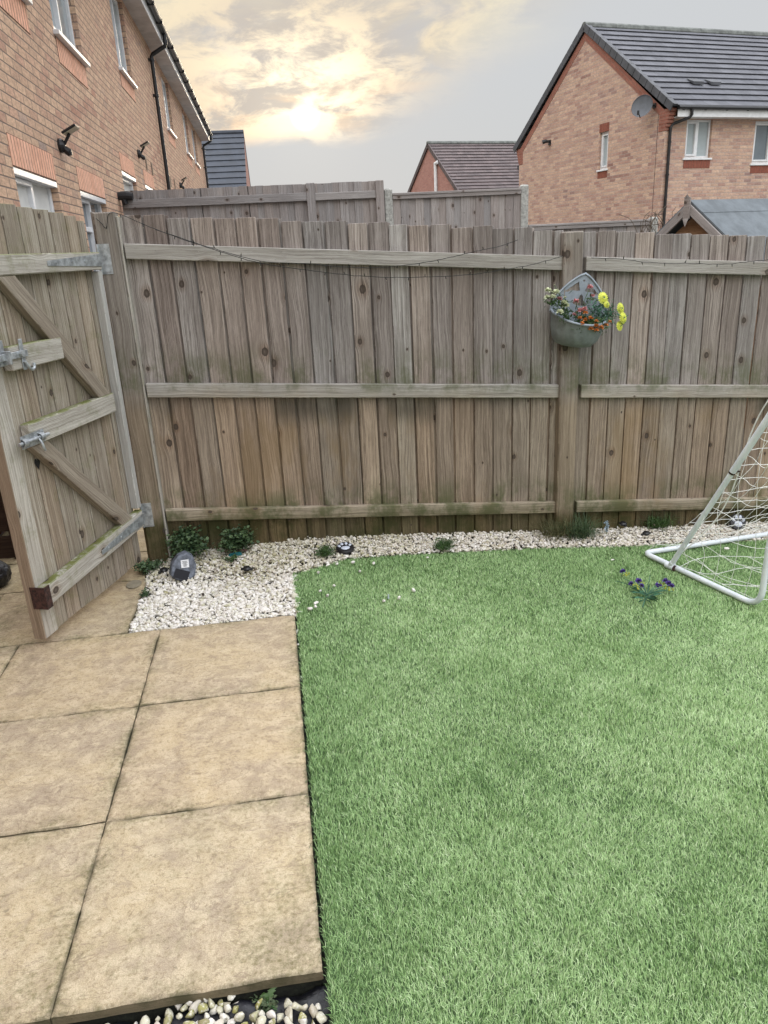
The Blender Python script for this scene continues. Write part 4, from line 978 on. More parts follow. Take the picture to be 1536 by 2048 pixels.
# roof
mm = MB(); nC = 15; vg = MB()
for sgn in (1, -1):
    ya, za = (-.06, 4.30) if sgn > 0 else (7.06, 4.30); dy, dz = (ym-ya)/nC, (zr+.13-za)/nC; l_ = math.hypot(dy, dz); nn_ = np.array([0, -dz*sgn, abs(dy)])/l_*np.array([1, 1, 1])
    nn_ = np.array([0, -dz*np.sign(dy), abs(dy)])/l_
    for i in range(nC):
        a = np.array([-.045, ya+dy*i, za+dz*i]); d = np.array([0, dy*1.1, dz*1.1]); X_ = np.array([LX+.09, 0, 0]); t_ = nn_*.036
        P = [a+t_, a+X_+t_, a+X_+d+t_*.1, a+d+t_*.1]; g4 = [(0, 0, i), (LX, 0, i), (LX, .3, i), (0, .3, i)]
        mm.quad(P if sgn > 0 else P[::-1], g4 if sgn > 0 else g4[::-1]); mm.quad([a, a+X_, P[1], P[0]], [(0, 0, i)]*4)
        # verge tile: an L shaped block wrapped round the gable edge
        vg.box(a+np.array([-.022, 0, 0])-nn_*.105, np.array([0, dy*.95, dz*.95]), np.array([.03, 0, 0]), nn_*.170, seed=i)
        vg.box(a+np.array([.0081, 0, 0])+nn_*.034, np.array([0, dy*.985, dz*.985]), np.array([.12, 0, 0]), nn_*.018, seed=i)
mm.build('roof', M['tile'], gh); vg.build('verge_tiles', M['tileplain'], gh, bevel=.004).name = 'verge'
mm = MB(); 
for i in range(20):
    x_ = -.06+i*.46; mm.tube([(x_, ym, zr+.10), (x_+.455, ym, zr+.10)], .115, 10)
mm.build('ridge_capping', M['ridge'], gh)
mm = MB(); mm.abox((.13, -.045, 4.09), (LX, -.025, 4.245)); mm.abox((.13, -.025, 4.09), (LX, .2, 4.10)); mm.build('fascia', M['upvc'], gh, bevel=.003)
mm = MB(); mm.tube([(.10, -.09, 4.275), (LX, -.09, 4.275)], .045, 8)
for x_ in np.arange(.25, LX, .62): mm.box((x_, -.065, 4.225), (.05, 0, 0), (0, .02, .0), (0, 0, .03))
mm.build('gutter', M['black'], gh)
mm = MB(); mm.tube([(.48, -.09, 4.27), (.48, -.09, 4.13), (.46, -.06, 4.08), (.16, .13, 3.97), (.11, .15, 3.90), (.11, .15, -1.1)], .034, 10)
for z_ in (3.6, 2.9, 2.2, 1.2): mm.tube([(.11, .15, z_-.02), (.11, .15, z_+.02)], .043, 10)
mm.build('downpipe', M['black'], gh)
for x_ in (1.20, 1.72):                              # roof vents in the tiles
    mm = MB(); f_ = .23; p = np.array([x_, -.06+3.56*f_, 4.30+2.45*f_+.05])
    mm.add([p, p+(.30, 0, 0), p+(.30, 0, .065), p+(0, 0, .065), p+(0, .26, .175), p+(.30, .26, .175)], [(0, 1, 2, 3), (3, 2, 5, 4), (0, 3, 4), (1, 5, 2)]); mm.build('roof_vent', M['tileplain'], gh)
def GL(x_, y_, z_=0.): c_, s_ = math.cos(RZ), math.sin(RZ); return (PH[0]+x_*c_-y_*s_, PH[1]+x_*s_+y_*c_, z_)
t = thing('satellite_dish', 'grey satellite dish on the gable corner of the right house', 'satellite dish', GL(0, .60, 4.42), RZ)
M4 = Vector((-.80, -.52, .28)).to_track_quat('Z', 'Y').to_matrix().to_4x4()
mm = MB(); prof = [(r_, r_*r_*.55) for r_ in np.linspace(0, .245, 8)]+[(.25, .040), (.24, .028)]+[(r_, r_*r_*.55-.008) for r_ in np.linspace(.23, 0, 6)]
mm.lathe(prof, 28, M=Matrix.Translation((-.26, .12, 0)) @ M4); mm.build('reflector', M['dish'], t, smooth=True)
mm = MB(); mm.tube([(0, 0, 0), (-.10, .0, .0), (-.22, .09, 0)], .018, 8); mm.abox((-.03, -.05, -.05), (0, .05, .05)); mm.build('wall_bracket', M['black'], t)
fd = M4 @ Vector((0, 0, .33)); bs = M4 @ Vector((.27, 0, 0)); mm = MB()
lo = Vector((-.26, .12, 0)) + M4 @ Vector((0, -.27, .04)); tip = Vector((-.26, .12, 0)) + fd*.85 + Vector((0, 0, -.22))
mm.tube([lo, tip], .012, 6); mm.tube([tip-Vector((0, 0, .06)), tip+Vector((0, 0, .03))], .025, 8); mm.build('feed_arm', M['black'], t)
t = thing('wall_lamp', 'small black lamp on the gable wall of the right house, left of its narrow window', 'lamp', GL(0, 5.06, 4.24), RZ)
mm = MB(); mm.abox((-.03, -.05, -.07), (0, .05, .07)); mm.build('lamp_base', M['black'], t, bevel=.005)
mm = MB(); mm.tube([(-.03, 0, .03), (-.12, .05, .04), (-.20, .09, .02)], [.03, .05, .06], 10); mm.build('lamp_head', M['black'], t)

# ---- far house with brown roof in the middle, and slate roof at the left
d_ = _ray(857, 289); hd = d_/np.hypot(d_[0], d_[1]); D = 44.; A = (CAM[0]+D*hd[0], CAM[1]+D*hd[1]); ZR = 1.54+D*hd[2]
mh = thing('brick_house', 'red brick house with brown tiled roof, far off left of the gable house', 'house', (A[0], A[1], 0), RZ)
def gabled(par, LX, hw, ze, zr, zb, wm, rm, nC=16, ov=.08):
    m = MB(); P = [(0, -hw, zb), (0, hw, zb), (0, hw, ze), (0, 0, zr), (0, -hw, ze)]; m.quad(P, [(p[1], p[2], 0) for p in P])
    P = [(LX, -hw, zb), (LX, hw, zb), (LX, hw, ze), (LX, 0, zr), (LX, -hw, ze)][::-1]; m.quad(P, [(p[1], p[2], 0) for p in P])
    for s_ in (-1, 1): P = [(0, s_*hw, zb), (LX, s_*hw, zb), (LX, s_*hw, ze), (0, s_*hw, ze)]; m.quad(P, [(p[0], p[2], 0) for p in P])
    m.build('wall', wm, par); m = MB()
    for s_ in (-1, 1):
        y0_, z0_ = s_*(hw+.2), ze-.2*(zr-ze)/hw; dy, dz = -y0_/nC, (zr+.05-z0_)/nC; l_ = math.hypot(dy, dz); n_ = np.array([0, s_*dz, abs(dy)])/l_
        for i in range(nC):
            a = np.array([-ov, y0_+dy*i, z0_+dz*i]); X_ = np.array([LX+2*ov, 0, 0]); d = np.array([0, dy*1.08, dz*1.08]); t_ = n_*.045
            m.quad([a+t_, a+X_+t_, a+X_+d+t_*.1, a+d+t_*.1], [(0, 0, i), (LX, 0, i), (LX, .3, i), (0, .3, i)]); m.quad([a, a+X_, a+X_+t_, a+t_], [(0, 0, i)]*4)
            m.box(a-n_*.16, d, (.06, 0, 0), n_*.20, seed=i)
    m.build('roof', rm, par)
    m = MB(); m.tube([(-ov, 0, zr+.05), (LX+ov, 0, zr+.05)], .12, 8); m.build('ridge_capping', M['ridge'] if rm is not M['slate'] else M['slate'], par)
gabled(mh, 11., 3.6, ZR-2.55, ZR, -2., M['brickfar'], M['tilebrown'])
m = MB(); m.tube([(-.08, -1.0, ZR-5), (-.08, -1.0, ZR-1.0)], .09, 8); m.tube([(-.08, -1.0, ZR-1.05), (-.08, -1.35, ZR-1.0)], .09, 8); m.build('soil_pipe', M['upvc'], mh)
for x_ in (4.2, 9.6):
    m = MB(); m.abox((x_, -2.35, ZR-1.6), (x_+.4, -2.1, ZR-1.35)); m.build('roof_vent', M['tileplain'], mh)
d_ = _ray(487, 268); hd = d_/np.hypot(d_[0], d_[1]); D = 40.; A = (CAM[0]+D*hd[0], CAM[1]+D*hd[1]); ZR = 1.54+D*hd[2]
lh = thing('slate_roof_house', 'distant house showing only its blue grey roof slope past the end of the terrace', 'house', (A[0]-7.0, A[1], 0), -.02)
gabled(lh, 7.0, 4.2, ZR-3.4, ZR, -1., M['brickfar'], M['slate'], 13, .02)

# ------------------------------------------------------------------ neighbours' fences
def closeboard(name, label, x0, x1, Y, zt, rails, posts, zb, front=True, group=None, slope=0., pitch=.10):
    t = thing(name, label, 'fence', (x0, Y, zb), 0, group)
    m = MB(); x_ = x0
    while x_ < x1-.01:
        xe = min(x_+rnd.uniform(pitch*.93, pitch*1.07), x1); z_ = zt+slope*(x_-x0)+rnd.uniform(-.004, .004)
        m.box((x_-x0, .01+.012*((int((x_-x0)/pitch)) % 2), 0), (0, 0, z_-zb), (xe-x_+.01, 0, 0), (0, .012, 0), goff=(0, rnd.uniform(0, 5))); x_ = xe
    m.build('board_panel', M['farfence'], t)
    for (a, c, z0, z1) in rails:
        m = MB(); m.box((a-x0, -.035, z0-zb), (c-a, 0, slope*(c-a)), (0, 0, z1-z0), (0, .04, 0)); m.build('rail', M['farfence'], t, bevel=.004)
    for (a, c, z_) in posts:
        m = MB(); m.box((a-x0, -.05, 0), (0, 0, z_-zb), (c-a, 0, 0), (0, .10, 0)); m.build('post', M['farfence'], t, bevel=.006)
    return t
closeboard('neighbour_fence', 'grey weathered close board fence running from the terrace wall, behind the main fence', -1.04, 2.36, 6.8, 2.425,
    [(-1.02, 1.33, 2.215, 2.315), (1.44, 2.25, 2.215, 2.305)], [(1.33, 1.44, 2.43), (2.25, 2.36, 2.43)], .35)
def concpost(x_, y_, zt, zb, label):
    o_ = MB(); w_ = .105
    o_.add([(0, 0, 0), (w_, 0, 0), (w_, .1, 0), (0, .1, 0), (0, 0, zt-zb-.02), (w_, 0, zt-zb-.02), (w_, .1, zt-zb-.02), (0, .1, zt-zb-.02), (.012, .012, zt-zb), (w_-.012, .012, zt-zb), (w_-.012, .088, zt-zb), (.012, .088, zt-zb)],
           [(0, 1, 5, 4), (1, 2, 6, 5), (2, 3, 7, 6), (3, 0, 4, 7), (4, 5, 9, 8), (5, 6, 10, 9), (6, 7, 11, 10), (7, 4, 8, 11), (8, 9, 10, 11)])
    o = o_.build('concrete_post', M['concrete'], bevel=.004); o.location = (x_, y_, zb); tag(o, label, 'post', 'concrete fence posts'); return o
concpost(2.372, 6.78, 2.325, .3, 'pale concrete post where the grey fence meets the capped fence panel')
concpost(4.27, 6.78, 2.305, .0, 'pale concrete post between the capped fence panel and the gable house')
concpost(6.20, 6.78, 1.81, -.3, 'low pale concrete post beside the pointed front of the shed')
def panel(x0, x1, zt, zb, label):
    t = thing('fence_panel', label, 'fence panel', (x0, 6.8, zb), 0, 'capped fence panels')
    m = MB(); x_ = x0
    while x_ < x1-.01:
        xe = min(x_+.105, x1); m.box((x_-x0, .012*(int((x_-x0)/.105) % 2), 0), (0, 0, zt-zb-.03), (xe-x_+.006, 0, 0), (0, .010, 0), goff=(0, rnd.uniform(0, 5))); x_ = xe
    m.build('board_panel', M['farfence'], t)
    m = MB(); m.box((0, -.04, zt-zb-.03), (x1-x0, 0, 0), (0, .085, 0), (0, 0, .03)); m.build('capping', M['farfence'], t, bevel=.004)
    m = MB(); m.box((0, -.03, zt-zb-.075), (x1-x0, 0, 0), (0, .03, 0), (0, 0, .045)); m.build('top_rail', M['farfence'], t)
panel(2.48, 4.265, 2.265, .3, 'capped fence panel between two pale concrete posts, left of the gable house')
panel(4.38, 6.195, 1.785, -.3, 'low capped fence panel in front of the gable house wall')

# ------------------------------------------------------------------ shed
d_ = _ray(1379, 404); hd = d_/np.hypot(d_[0], d_[1]); D = 8.8; SX, SY = CAM[0]+D*hd[0], CAM[1]+D*hd[1]; SZ = 1.54+D*hd[2]
RS = R(24)
sh = thing('garden_shed', 'wooden garden shed with grey felt roof, its gable peak over the fence', 'shed', (SX, SY, 0), RS)
hw_, dr = .95, .80
m = MB()
for i in range(18):
    z0_ = -.4+i*.12; z1_ = z0_+.125; zt_ = SZ-.12
    def hwz(z): return hw_-.06 if z < SZ-.1-dr*(hw_) else max(0., (zt_-z)/dr)
    a, c = hwz(z0_), hwz(min(z1_, zt_))
    if z0_ > zt_: break
    a, c = min(a, hw_-.06), min(c, hw_-.06); z1_ = min(z1_, zt_)
    m.add([(.10, -a, z0_), (.10, a, z0_), (.10+.012, c, z1_), (.10+.012, -c, z1_), (.12, -a, z0_), (.12, a, z0_)], [(0, 1, 2, 3), (0, 4, 5, 1)], [(0, -a, i), (0, a, i), (.12, c, i), (.12, -c, i), (0, 0, i), (0, 0, i)])
m.box((.12, -hw_+.06, -.5), (2.1, 0, 0), (0, 0, 1.5), (0, .02, 0)); m.box((.12, hw_-.08, -.5), (2.1, 0, 0), (0, 0, 1.5), (0, .02, 0)); m.box((2.2, -hw_+.06, -.5), (0, 2*hw_-.12, 0), (0, 0, 1.5), (.02, 0, 0))
m.build('wall', M['shedwood'], sh)
m = MB()
for s_ in (-1, 1): m.box((0, 0, SZ), (0, s_*(hw_+.05), -dr*(hw_+.05)), (2.5, 0, 0), (0, 0, .022)); m.box((0, s_*.16, SZ-dr*.16+.022), (0, s_*.012, -dr*.012), (2.5, 0, 0), (0, 0, .006))
m.build('felt_roof', M['felt'], sh)
for s_ in (-1, 1):
    m = MB(); m.box((-.022, 0, SZ-.105), (0, s_*(hw_+.06), -dr*(hw_+.06)), (0, 0, .10), (.022, 0, 0)); m.build('barge_board', M['farfence'], sh, bevel=.003)
m = MB(); m.box((-.042, -.035, SZ-.16), (0, .07, 0), (0, 0, .20), (.02, 0, 0)); m.quad([(-.045, -.035, SZ-.16), (-.045, .035, SZ-.16), (-.045, 0, SZ-.24)]); m.quad([(-.045, -.035, SZ+.04), (-.045, .035, SZ+.04), (-.045, 0, SZ+.075)]); m.build('finial', M['farfence'], sh)

# ------------------------------------------------------------------ plants
def leaf(m, p, d, ln, wd, fold=.25, lobes=False):
    d = np.array(d, float); d /= np.linalg.norm(d)+1e-9; s_ = np.cross(d, (0, 0, 1.)); 
    if np.linalg.norm(s_) < .1: s_ = np.array([1., 0, 0])
    s_ /= np.linalg.norm(s_); a = rnd.uniform(-.8, .8); u_ = np.cross(s_, d); s2 = s_*math.cos(a)+u_*math.sin(a); n_ = np.cross(s2, d)
    p = np.array(p)
    V = [p, p+d*ln*.35+s2*wd*.5+n_*fold*wd*.3, p+d*ln*.75+s2*wd*.42+n_*fold*wd*.2, p+d*ln-n_*ln*.12, p+d*ln*.75-s2*wd*.42+n_*fold*wd*.2, p+d*ln*.35-s2*wd*.5+n_*fold*wd*.3]
    m.add(V, [(0, 1, 2, 3), (0, 3, 4, 5)])
def bushy(name, label, cat, p, r, h, n, ll, lw, mt, group=None, stems=9, sc_=(1, 1)):
    t = thing(name, label, cat, tuple(p), 0, group); ms = MB(); ml = MB()
    tips = []
    for k in range(stems):
        a = rnd.uniform(0, 6.28); rr = r*rnd.uniform(.2, 1.); e = np.array([math.cos(a)*rr*sc_[0], math.sin(a)*rr*sc_[1], h*rnd.uniform(.55, 1.)*(1-.45*(rr/r)**2)])
        mid_ = e*.5+np.array([0, 0, h*.12]); pts = spline([np.array([e[0]*.08, e[1]*.08, -.01]), mid_, e], 5); ms.tube(pts, [.0018]*len(pts), 4); tips.append(pts)
    ms.build('stem', M['stem'], t)
    for k in range(n):
        pts = rnd.choice(tips); q = pts[rnd.randrange(3, len(pts))]; q = q+np.array([rnd.gauss(0, 1)*r*.20, rnd.gauss(0, 1)*r*.20, rnd.gauss(0, 1)*h*.10])
        q[2] = max(q[2], .004); leaf(ml, q, (rnd.gauss(0, 1), rnd.gauss(0, 1), rnd.uniform(-.2, .9)), ll*rnd.uniform(.6, 1.3), lw*rnd.uniform(.6, 1.3))
    ml.build('foliage', mt, t)
    return t
def gp(x_, y_, h=0.): q = at_lawn(x_, y_, h+.012); return q
bushy('weed_plant', 'leafy dark green weed growing against the left fence post', 'weed', (.15, -.01, .02), .13, .17, 1100, .020, .016, M['leafdark'], stems=14)
bushy('weed_plant', 'leafy dark green weed growing at the fence foot, right of the one by the post', 'weed', (.43, .01, .02), .12, .14, 850, .020, .016, M['leafdark'], stems=13)
bushy('weed_plant', 'low dark green weed beside the patio slab left of the grey solar lamp', 'weed', (-.045, -.13, .0), .085, .065, 520, .018, .010, M['leafdark'], stems=10)
bushy('weed_plant', 'round green cushion weed on the gravel left of the paw print lamp', 'weed', tuple(gp(652, 1112)), .070, .055, 900, .013, .003, M['leafmid'], stems=22)
bushy('weed_plant', 'round green cushion weed at the lawn edge in the middle of the fence', 'weed', tuple(gp(888, 1098)), .075, .055, 950, .014, .003, M['leafmid'], stems=22)
bushy('weed_plant', 'flat trailing weed at the fence foot left of the goal net', 'weed', tuple(gp(1312, 1057)), .095, .075, 700, .022, .004, M['leafmid'], stems=16)
bushy('weed_plant', 'tiny weed at the edge of the slab beside the gravel', 'weed', (-.01, -.42, .0), .035, .03, 130, .013, .007, M['leafdark'], stems=6)
bushy('weed_plant', 'tiny weed growing through the gravel behind the small black solar light', 'weed', (.39, -.13, .02), .04, .03, 130, .012, .006, M['leafmid'], stems=6)
q = at_z(532, 2016, -.052)
tw = bushy('weed_plant', 'dusty green weed growing from the black membrane below the patio edge', 'weed', tuple(q), .032, .026, 90, .012, .006, M['leafgrey'], stems=9)
m = MB()
for (bx, by, hgt) in ((556, 1962, .075), (527, 1985, .06)):    # two toothed dandelion leaves
    e = at_z(bx, by, -.03); a = np.array(q); P = spline([a, (a+e)/2+np.array([0, 0, .012]), e], 8); n_ = len(P); V = []
    s_ = np.array([1., .2, 0]); 
    for i, p in enumerate(P):
        t_ = i/(n_-1); w_ = .012*math.sin(math.pi*min(1, t_*.9+.08))*(1 if i % 2 else .55); V += [p-s_*w_-np.array(q), p+np.array([0, 0, .001])-np.array(q), p+s_*w_-np.array(q)]
    m.add(V, [(3*i+k, 3*i+k+1, 3*i+k+4, 3*i+k+3) for i in range(n_-1) for k in (0, 1)])
m.build('toothed_leaf', M['leafmid'], tw)
def tuft(label, p, r, h, n, mt, spread=1., cat='grass tuft'):
    m = MB()
    for k in range(n):
        a = rnd.uniform(0, 6.28); b_ = np.array([rnd.gauss(0, r*.35), rnd.gauss(0, r*.25), 0]); L_ = h*rnd.uniform(.5, 1.1); ln = rnd.uniform(.2, 1.1)*spread
        d = np.array([math.cos(a), math.sin(a), 0]); w_ = .0016; s_ = np.array([-d[1], d[0], 0])*w_; V = []
        for i in range(6):
            t_ = i/5; q_ = b_+d*L_*ln*t_**1.6+np.array([0, 0, L_*(t_-.55*ln*t_**2.2)]); q_[2] = max(q_[2], .003); V += [q_-s_*(1-t_*.9), q_+s_*(1-t_*.9)]
        m.add(V, [(2*i, 2*i+1, 2*i+3, 2*i+2) for i in range(5)])
    o = m.build('grass_tuft', mt); o.location = tuple(p); tag(o, label, cat); return o
tuft('dry straggling grass tuft round the left side of the planter post', (2.225, -.03, -.09), .13, .19, 300, M['dry'], 1.1)
tuft('green grass tuft on the right side of the planter post foot', (2.375, -.04, -.095), .14, .20, 420, M['leafdark'], 1.1)
tuft('thin wispy grass at the fence foot beside the trailing weed', (2.90, .02, -.10), .12, .15, 110, M['leafmid'], 1.2)
t = thing('bare_climber', 'bare brown twigs of a climbing plant showing over the shed roof', 'climbing plant', (SX+1.2, SY+1.6, 0))
m = MB()
for k in range(70):
    a = np.array([rnd.uniform(-.95, 1.0), rnd.uniform(-.1, .1), 1.52]); p1 = a+np.array([rnd.uniform(-.15, .15), 0, rnd.uniform(.12, .26)]); p2 = p1+np.array([rnd.uniform(-.16, .16), 0, rnd.uniform(-.03, .14)])
    m.tube(spline([a, p1, p2], 4), .004, 4)
m.build('twig', M['twig'], t)

# ------------------------------------------------------------------ small things on the gravel
p = (.135, -.235, .012)
t = thing('solar_lamp', 'grey rock shaped solar lamp with black panel and white sticker, lying on the gravel', 'solar lamp', p, R(12))
t.rotation_euler = (R(-10), R(22), R(10))
oct_ = [(-.058, -.005), (-.062, .050), (-.040, .098), (-.005, .122), (.032, .112), (.060, .070), (.064, .018), (.040, -.018), (-.020, -.022)]
V = []; n_ = len(oct_)
for (yy, k_) in ((-.045, .93), (-.036, 1.), (.020, 1.02), (.045, .80)):
    for (ax_, az_) in oct_: V.append((ax_*k_, yy+.35*az_*.6, .04+(az_-.04)*k_))
m = MB(); m.add(V, [(r_*n_+i, r_*n_+(i+1) % n_, (r_+1)*n_+(i+1) % n_, (r_+1)*n_+i) for r_ in range(3) for i in range(n_)]+[tuple(range(n_))[::-1], tuple(range(3*n_, 4*n_))])
m.build('casing', M['rockgrey'], t, bevel=.004)
def face_pt(ax_, az_, o=0.): return np.array([ax_, -.045+.21*az_-o, .04+(az_-.04)*1.0])
m = MB(); P = [face_pt(-.045, -.008, .002), face_pt(.028, -.012, .002), face_pt(.034, .034, .002), face_pt(-.040, .038, .002)]; Q = [a-np.array([0, .003, 0]) for a in P]
m.add(P+Q, [(4, 5, 6, 7), (0, 1, 5, 4), (1, 2, 6, 5), (2, 3, 7, 6), (3, 0, 4, 7)]); m.build('solar_panel', M['panel'], t)
c_ = np.array([.000, .068]); V = []
for k in range(4): a = R(45+90*k+18); V.append(face_pt(c_[0]+.028*math.cos(a)*1., c_[1]+.028*math.sin(a)*1., .0025))
m = MB(); m.quad(V); st_ = m.build('sticker', M['sticker'], t)
m = MB()
for k in range(7):
    ca, sa = math.cos(R(18)), math.sin(R(18)); l0 = -.014+.0042*k; wv = rnd.uniform(.006, .014)
    P = [(-wv, l0), (wv, l0), (wv, l0+.0019), (-wv, l0+.0019)]; m.quad([face_pt(c_[0]+a*ca-b_*sa, c_[1]+a*sa+b_*ca, .0032) for a, b_ in P])
m.build('sticker_print', M['ink'], st_)
m = MB(); m.tube([(.02, .0, .0), (.06, -.01, -.005)], .008, 6)
def paw(p, label, tilt):
    t = thing('paw_print_lamp', label, 'garden lamp', tuple(p), 0, 'paw print garden lamps'); t.rotation_euler = tilt
    m = MB(); m.lathe([(0, -.02), (.044, -.02), (.050, .0), (.050, .010), (.046, .016), (.0, .018)], 26); m.build('lamp_body', M['black'], t, smooth=False)
    def pad(cx_, cy_, rx, ry, a=0.):
        m = MB(); V = [(cx_, cy_, .0225)]
        for r_, z_ in ((.6, .0215), (1., .0178)):
            for k in range(14):
                q_ = 2*math.pi*k/14; x_, y_ = rx*r_*math.cos(q_), ry*r_*math.sin(q_); V.append((cx_+x_*math.cos(a)-y_*math.sin(a), cy_+x_*math.sin(a)+y_*math.cos(a), z_))
        F = [(0, 1+k, 1+(k+1) % 14) for k in range(14)]+[(1+k, 15+k, 15+(k+1) % 14, 1+(k+1) % 14) for k in range(14)]; m.add(V, F); m.build('lamp_pad', M['padwhite'], t, smooth=True)
    pad(0, -.014, .024, .018); pad(-.030, .010, .0085, .012, .5); pad(-.012, .027, .009, .013, .15); pad(.012, .027, .009, .013, -.15); pad(.030, .010, .0085, .012, -.5)
paw(gp(690, 1098, .02), 'round black paw print lamp lying flat on the gravel beside the cushion weed', (R(12), 0, R(6)))
paw(at_Y(1474, 1044, -.02)+np.array([0, 0, .0]), 'round black paw print lamp propped upright against the fence behind the goal net', (R(62), R(6), R(-10)))
def spike(p, label, rot=0.):
    t = thing('ground_light', label, 'ground light', tuple(p), rot)
    m = MB(); m.lathe([(0, .0), (.018, .0), (.022, .010), (.016, .018), (0, .020)], 12); m.build('light_head', M['black'], t)
    m = MB(); m.tube([(-.03, .01, .004), (0, 0, .006), (.030, -.006, .003)], .007, 6); m.build('light_arm', M['blackrough'], t)
spike(gp(494, 1140, .01), 'small black ground light with a white stone on top, right of the grey solar lamp'); spike(gp(328, 1143, .0), 'small black light base on the gravel just left of the grey solar lamp', 1.)
spike(gp(1292, 1069, .01), 'small black ground light on the gravel below the trailing weed', .5); spike(at_Y(1246, 1050, -.03), 'small black ground light beside the pale blue flower at the fence foot', 2.)
q = gp(470, 1112, .008); m = MB(); V = [(-.035, 0, 0), (.038, -.003, .002), (.034, .018, .006), (.0, .014, .012), (-.030, .020, .004)]
m.add(V+[(a, b_, c_+.006) for a, b_, c_ in V], [(5, 6, 7, 8, 9), (0, 1, 6, 5), (1, 2, 7, 6), (2, 3, 8, 7), (3, 4, 9, 8), (4, 0, 5, 9)]); o = m.build('plastic_shard', M['teal']); o.location = tuple(q); tag(o, 'flat teal plastic shard on the gravel beneath the weeds', 'shard')
q = gp(483, 1101, .012); o = stones(np.zeros((1, 3)), np.array([.030]), np.array([.2]), np.array([0.]), 'broken_stone'); o.location = tuple(q); o.scale = (1.3, .7, .45); o.data.materials[0] = M['redstone']; tag(o, 'flat reddish broken stone behind the teal shard on the gravel', 'stone')
q = at_z(406, 1188, .01); o = stones(np.zeros((1, 3)), np.array([.013]), np.array([.2]), np.array([0.]), 'brown_stone'); o.location = tuple(q); o.data.materials[0] = simple('brown pebble', (.06, .045, .035), .8); tag(o, 'single dark brown stone among the white gravel', 'stone')
# drain cap let into the slab
q = at_z(268, 1169, 0); m = MB(); m.lathe([(.0, .0022), (.030, .0022), (.032, .0032), (.036, .0032), (.038, .0015)], 28); o = m.build('drain_cap', simple('drain cap', (.24, .21, .15), .8, scale=30)); o.location = (q[0], q[1], .001); o.scale = (1., 1.35, 1.); tag(o, 'round stone coloured cap in the slab corner beside the gate hinge post', 'drain cap')

# pale blue flower at the fence foot
def flowerball(m, p, r, n, mi, flat=.5, ll=None):
    for k in range(n):
        a = rnd.uniform(0, 6.28); e = rnd.uniform(-.2, 1.2); d = np.array([math.cos(a)*math.cos(e), math.sin(a)*math.cos(e), math.sin(e)]); 
        k0 = len(m.f); leaf(m, np.array(p)+d*r*.15, d, (ll or r)*rnd.uniform(.8, 1.1), r*.55)
        for i in range(k0, len(m.f)): m.mi[i] = mi
t = thing('artificial_flower', 'pale blue artificial flower spike standing in the gravel at the fence foot', 'artificial flower', tuple(at_Y(1213, 1066, -.04)))
m = MB(); m.tube([(0, 0, -.02), (.002, 0, .07)], .0018, 5); m.build('stem', M['stem'], t)
m = MB()
for i in range(11): flowerball(m, (rnd.uniform(-.008, .008), rnd.uniform(-.008, .008), .008+i*.0062), .012, 7, 0)
m.build('flower_head', M['bluewhite'], t)

# purple spray on the lawn
B0 = at_lawn(1287, 1212, .012)
t = thing('artificial_flower_spray', 'purple artificial flower spray with green stems lying on the lawn near the goal', 'artificial flowers', tuple(B0))
def LW(x_, y_, h): return at_lawn(x_, y_, h)-B0
ms, mf, my = MB(), MB(), MB()
ctr = LW(1294, 1190, .02)
ms.tube(spline([LW(1285, 1214, .012), LW(1290, 1200, .02), ctr], 4), .003, 6)
for (x_, y_, h) in [(1250, 1158, .05), (1262, 1168, .045), (1273, 1160, .055), (1284, 1170, .05), (1318, 1168, .05), (1334, 1160, .06), (1342, 1172, .045), (1326, 1175, .05), (1345, 1183, .03), (1232, 1162, .03), (1300, 1150, .06)]:
    e = LW(x_, y_, h); ms.tube(spline([ctr, (ctr+e)/2+np.array([0, 0, .012]), e], 5), .0016, 5)
for (x_, y_, h, r_) in [(1262, 1168, .05, .011), (1277, 1163, .055, .014), (1283, 1172, .05, .011), (1317, 1171, .05, .013), (1331, 1163, .06, .013), (1338, 1168, .06, .014), (1344, 1172, .05, .010), (1246, 1144, .03, .013)]: mf = MB(); flowerball(mf, LW(x_, y_, h), r_*1.3, 36, 0, ll=r_*1.2); mf.build('flower_head', M['purple'], t)
for (x_, y_) in [(1256, 1150), (1250, 1148), (1272, 1172), (1279, 1176), (1327, 1172), (1336, 1176), (1343, 1178), (1322, 1166), (1283, 1165)]:
    my = MB()
    for k in range(5): e = LW(x_+rnd.uniform(-6, 6), y_+rnd.uniform(-5, 5), .045); my.tube([e, e+np.array([0, 0, .006])], .003, 5)
    my.build('bud', M['yelgreen'], t)
ms.build('stem', M['bluegreen'], t)
ml = MB()
for k in range(26): a = rnd.uniform(0, 6.28); leaf(ml, ctr*rnd.uniform(.5, 1.1)+np.array([0, 0, .004]), (math.cos(a), math.sin(a), .35), rnd.uniform(.05, .10), .006)
ml.build('foliage', M['bluegreen'], t)

# ------------------------------------------------------------------ wall planter
PY = -.004
PL = thing('wall_planter', 'grey plastic wall planter with pierced back plate hung on the fence post', 'planter', (2.335, PY, 1.195)); PL.rotation_euler = (0, R(9), R(-6))
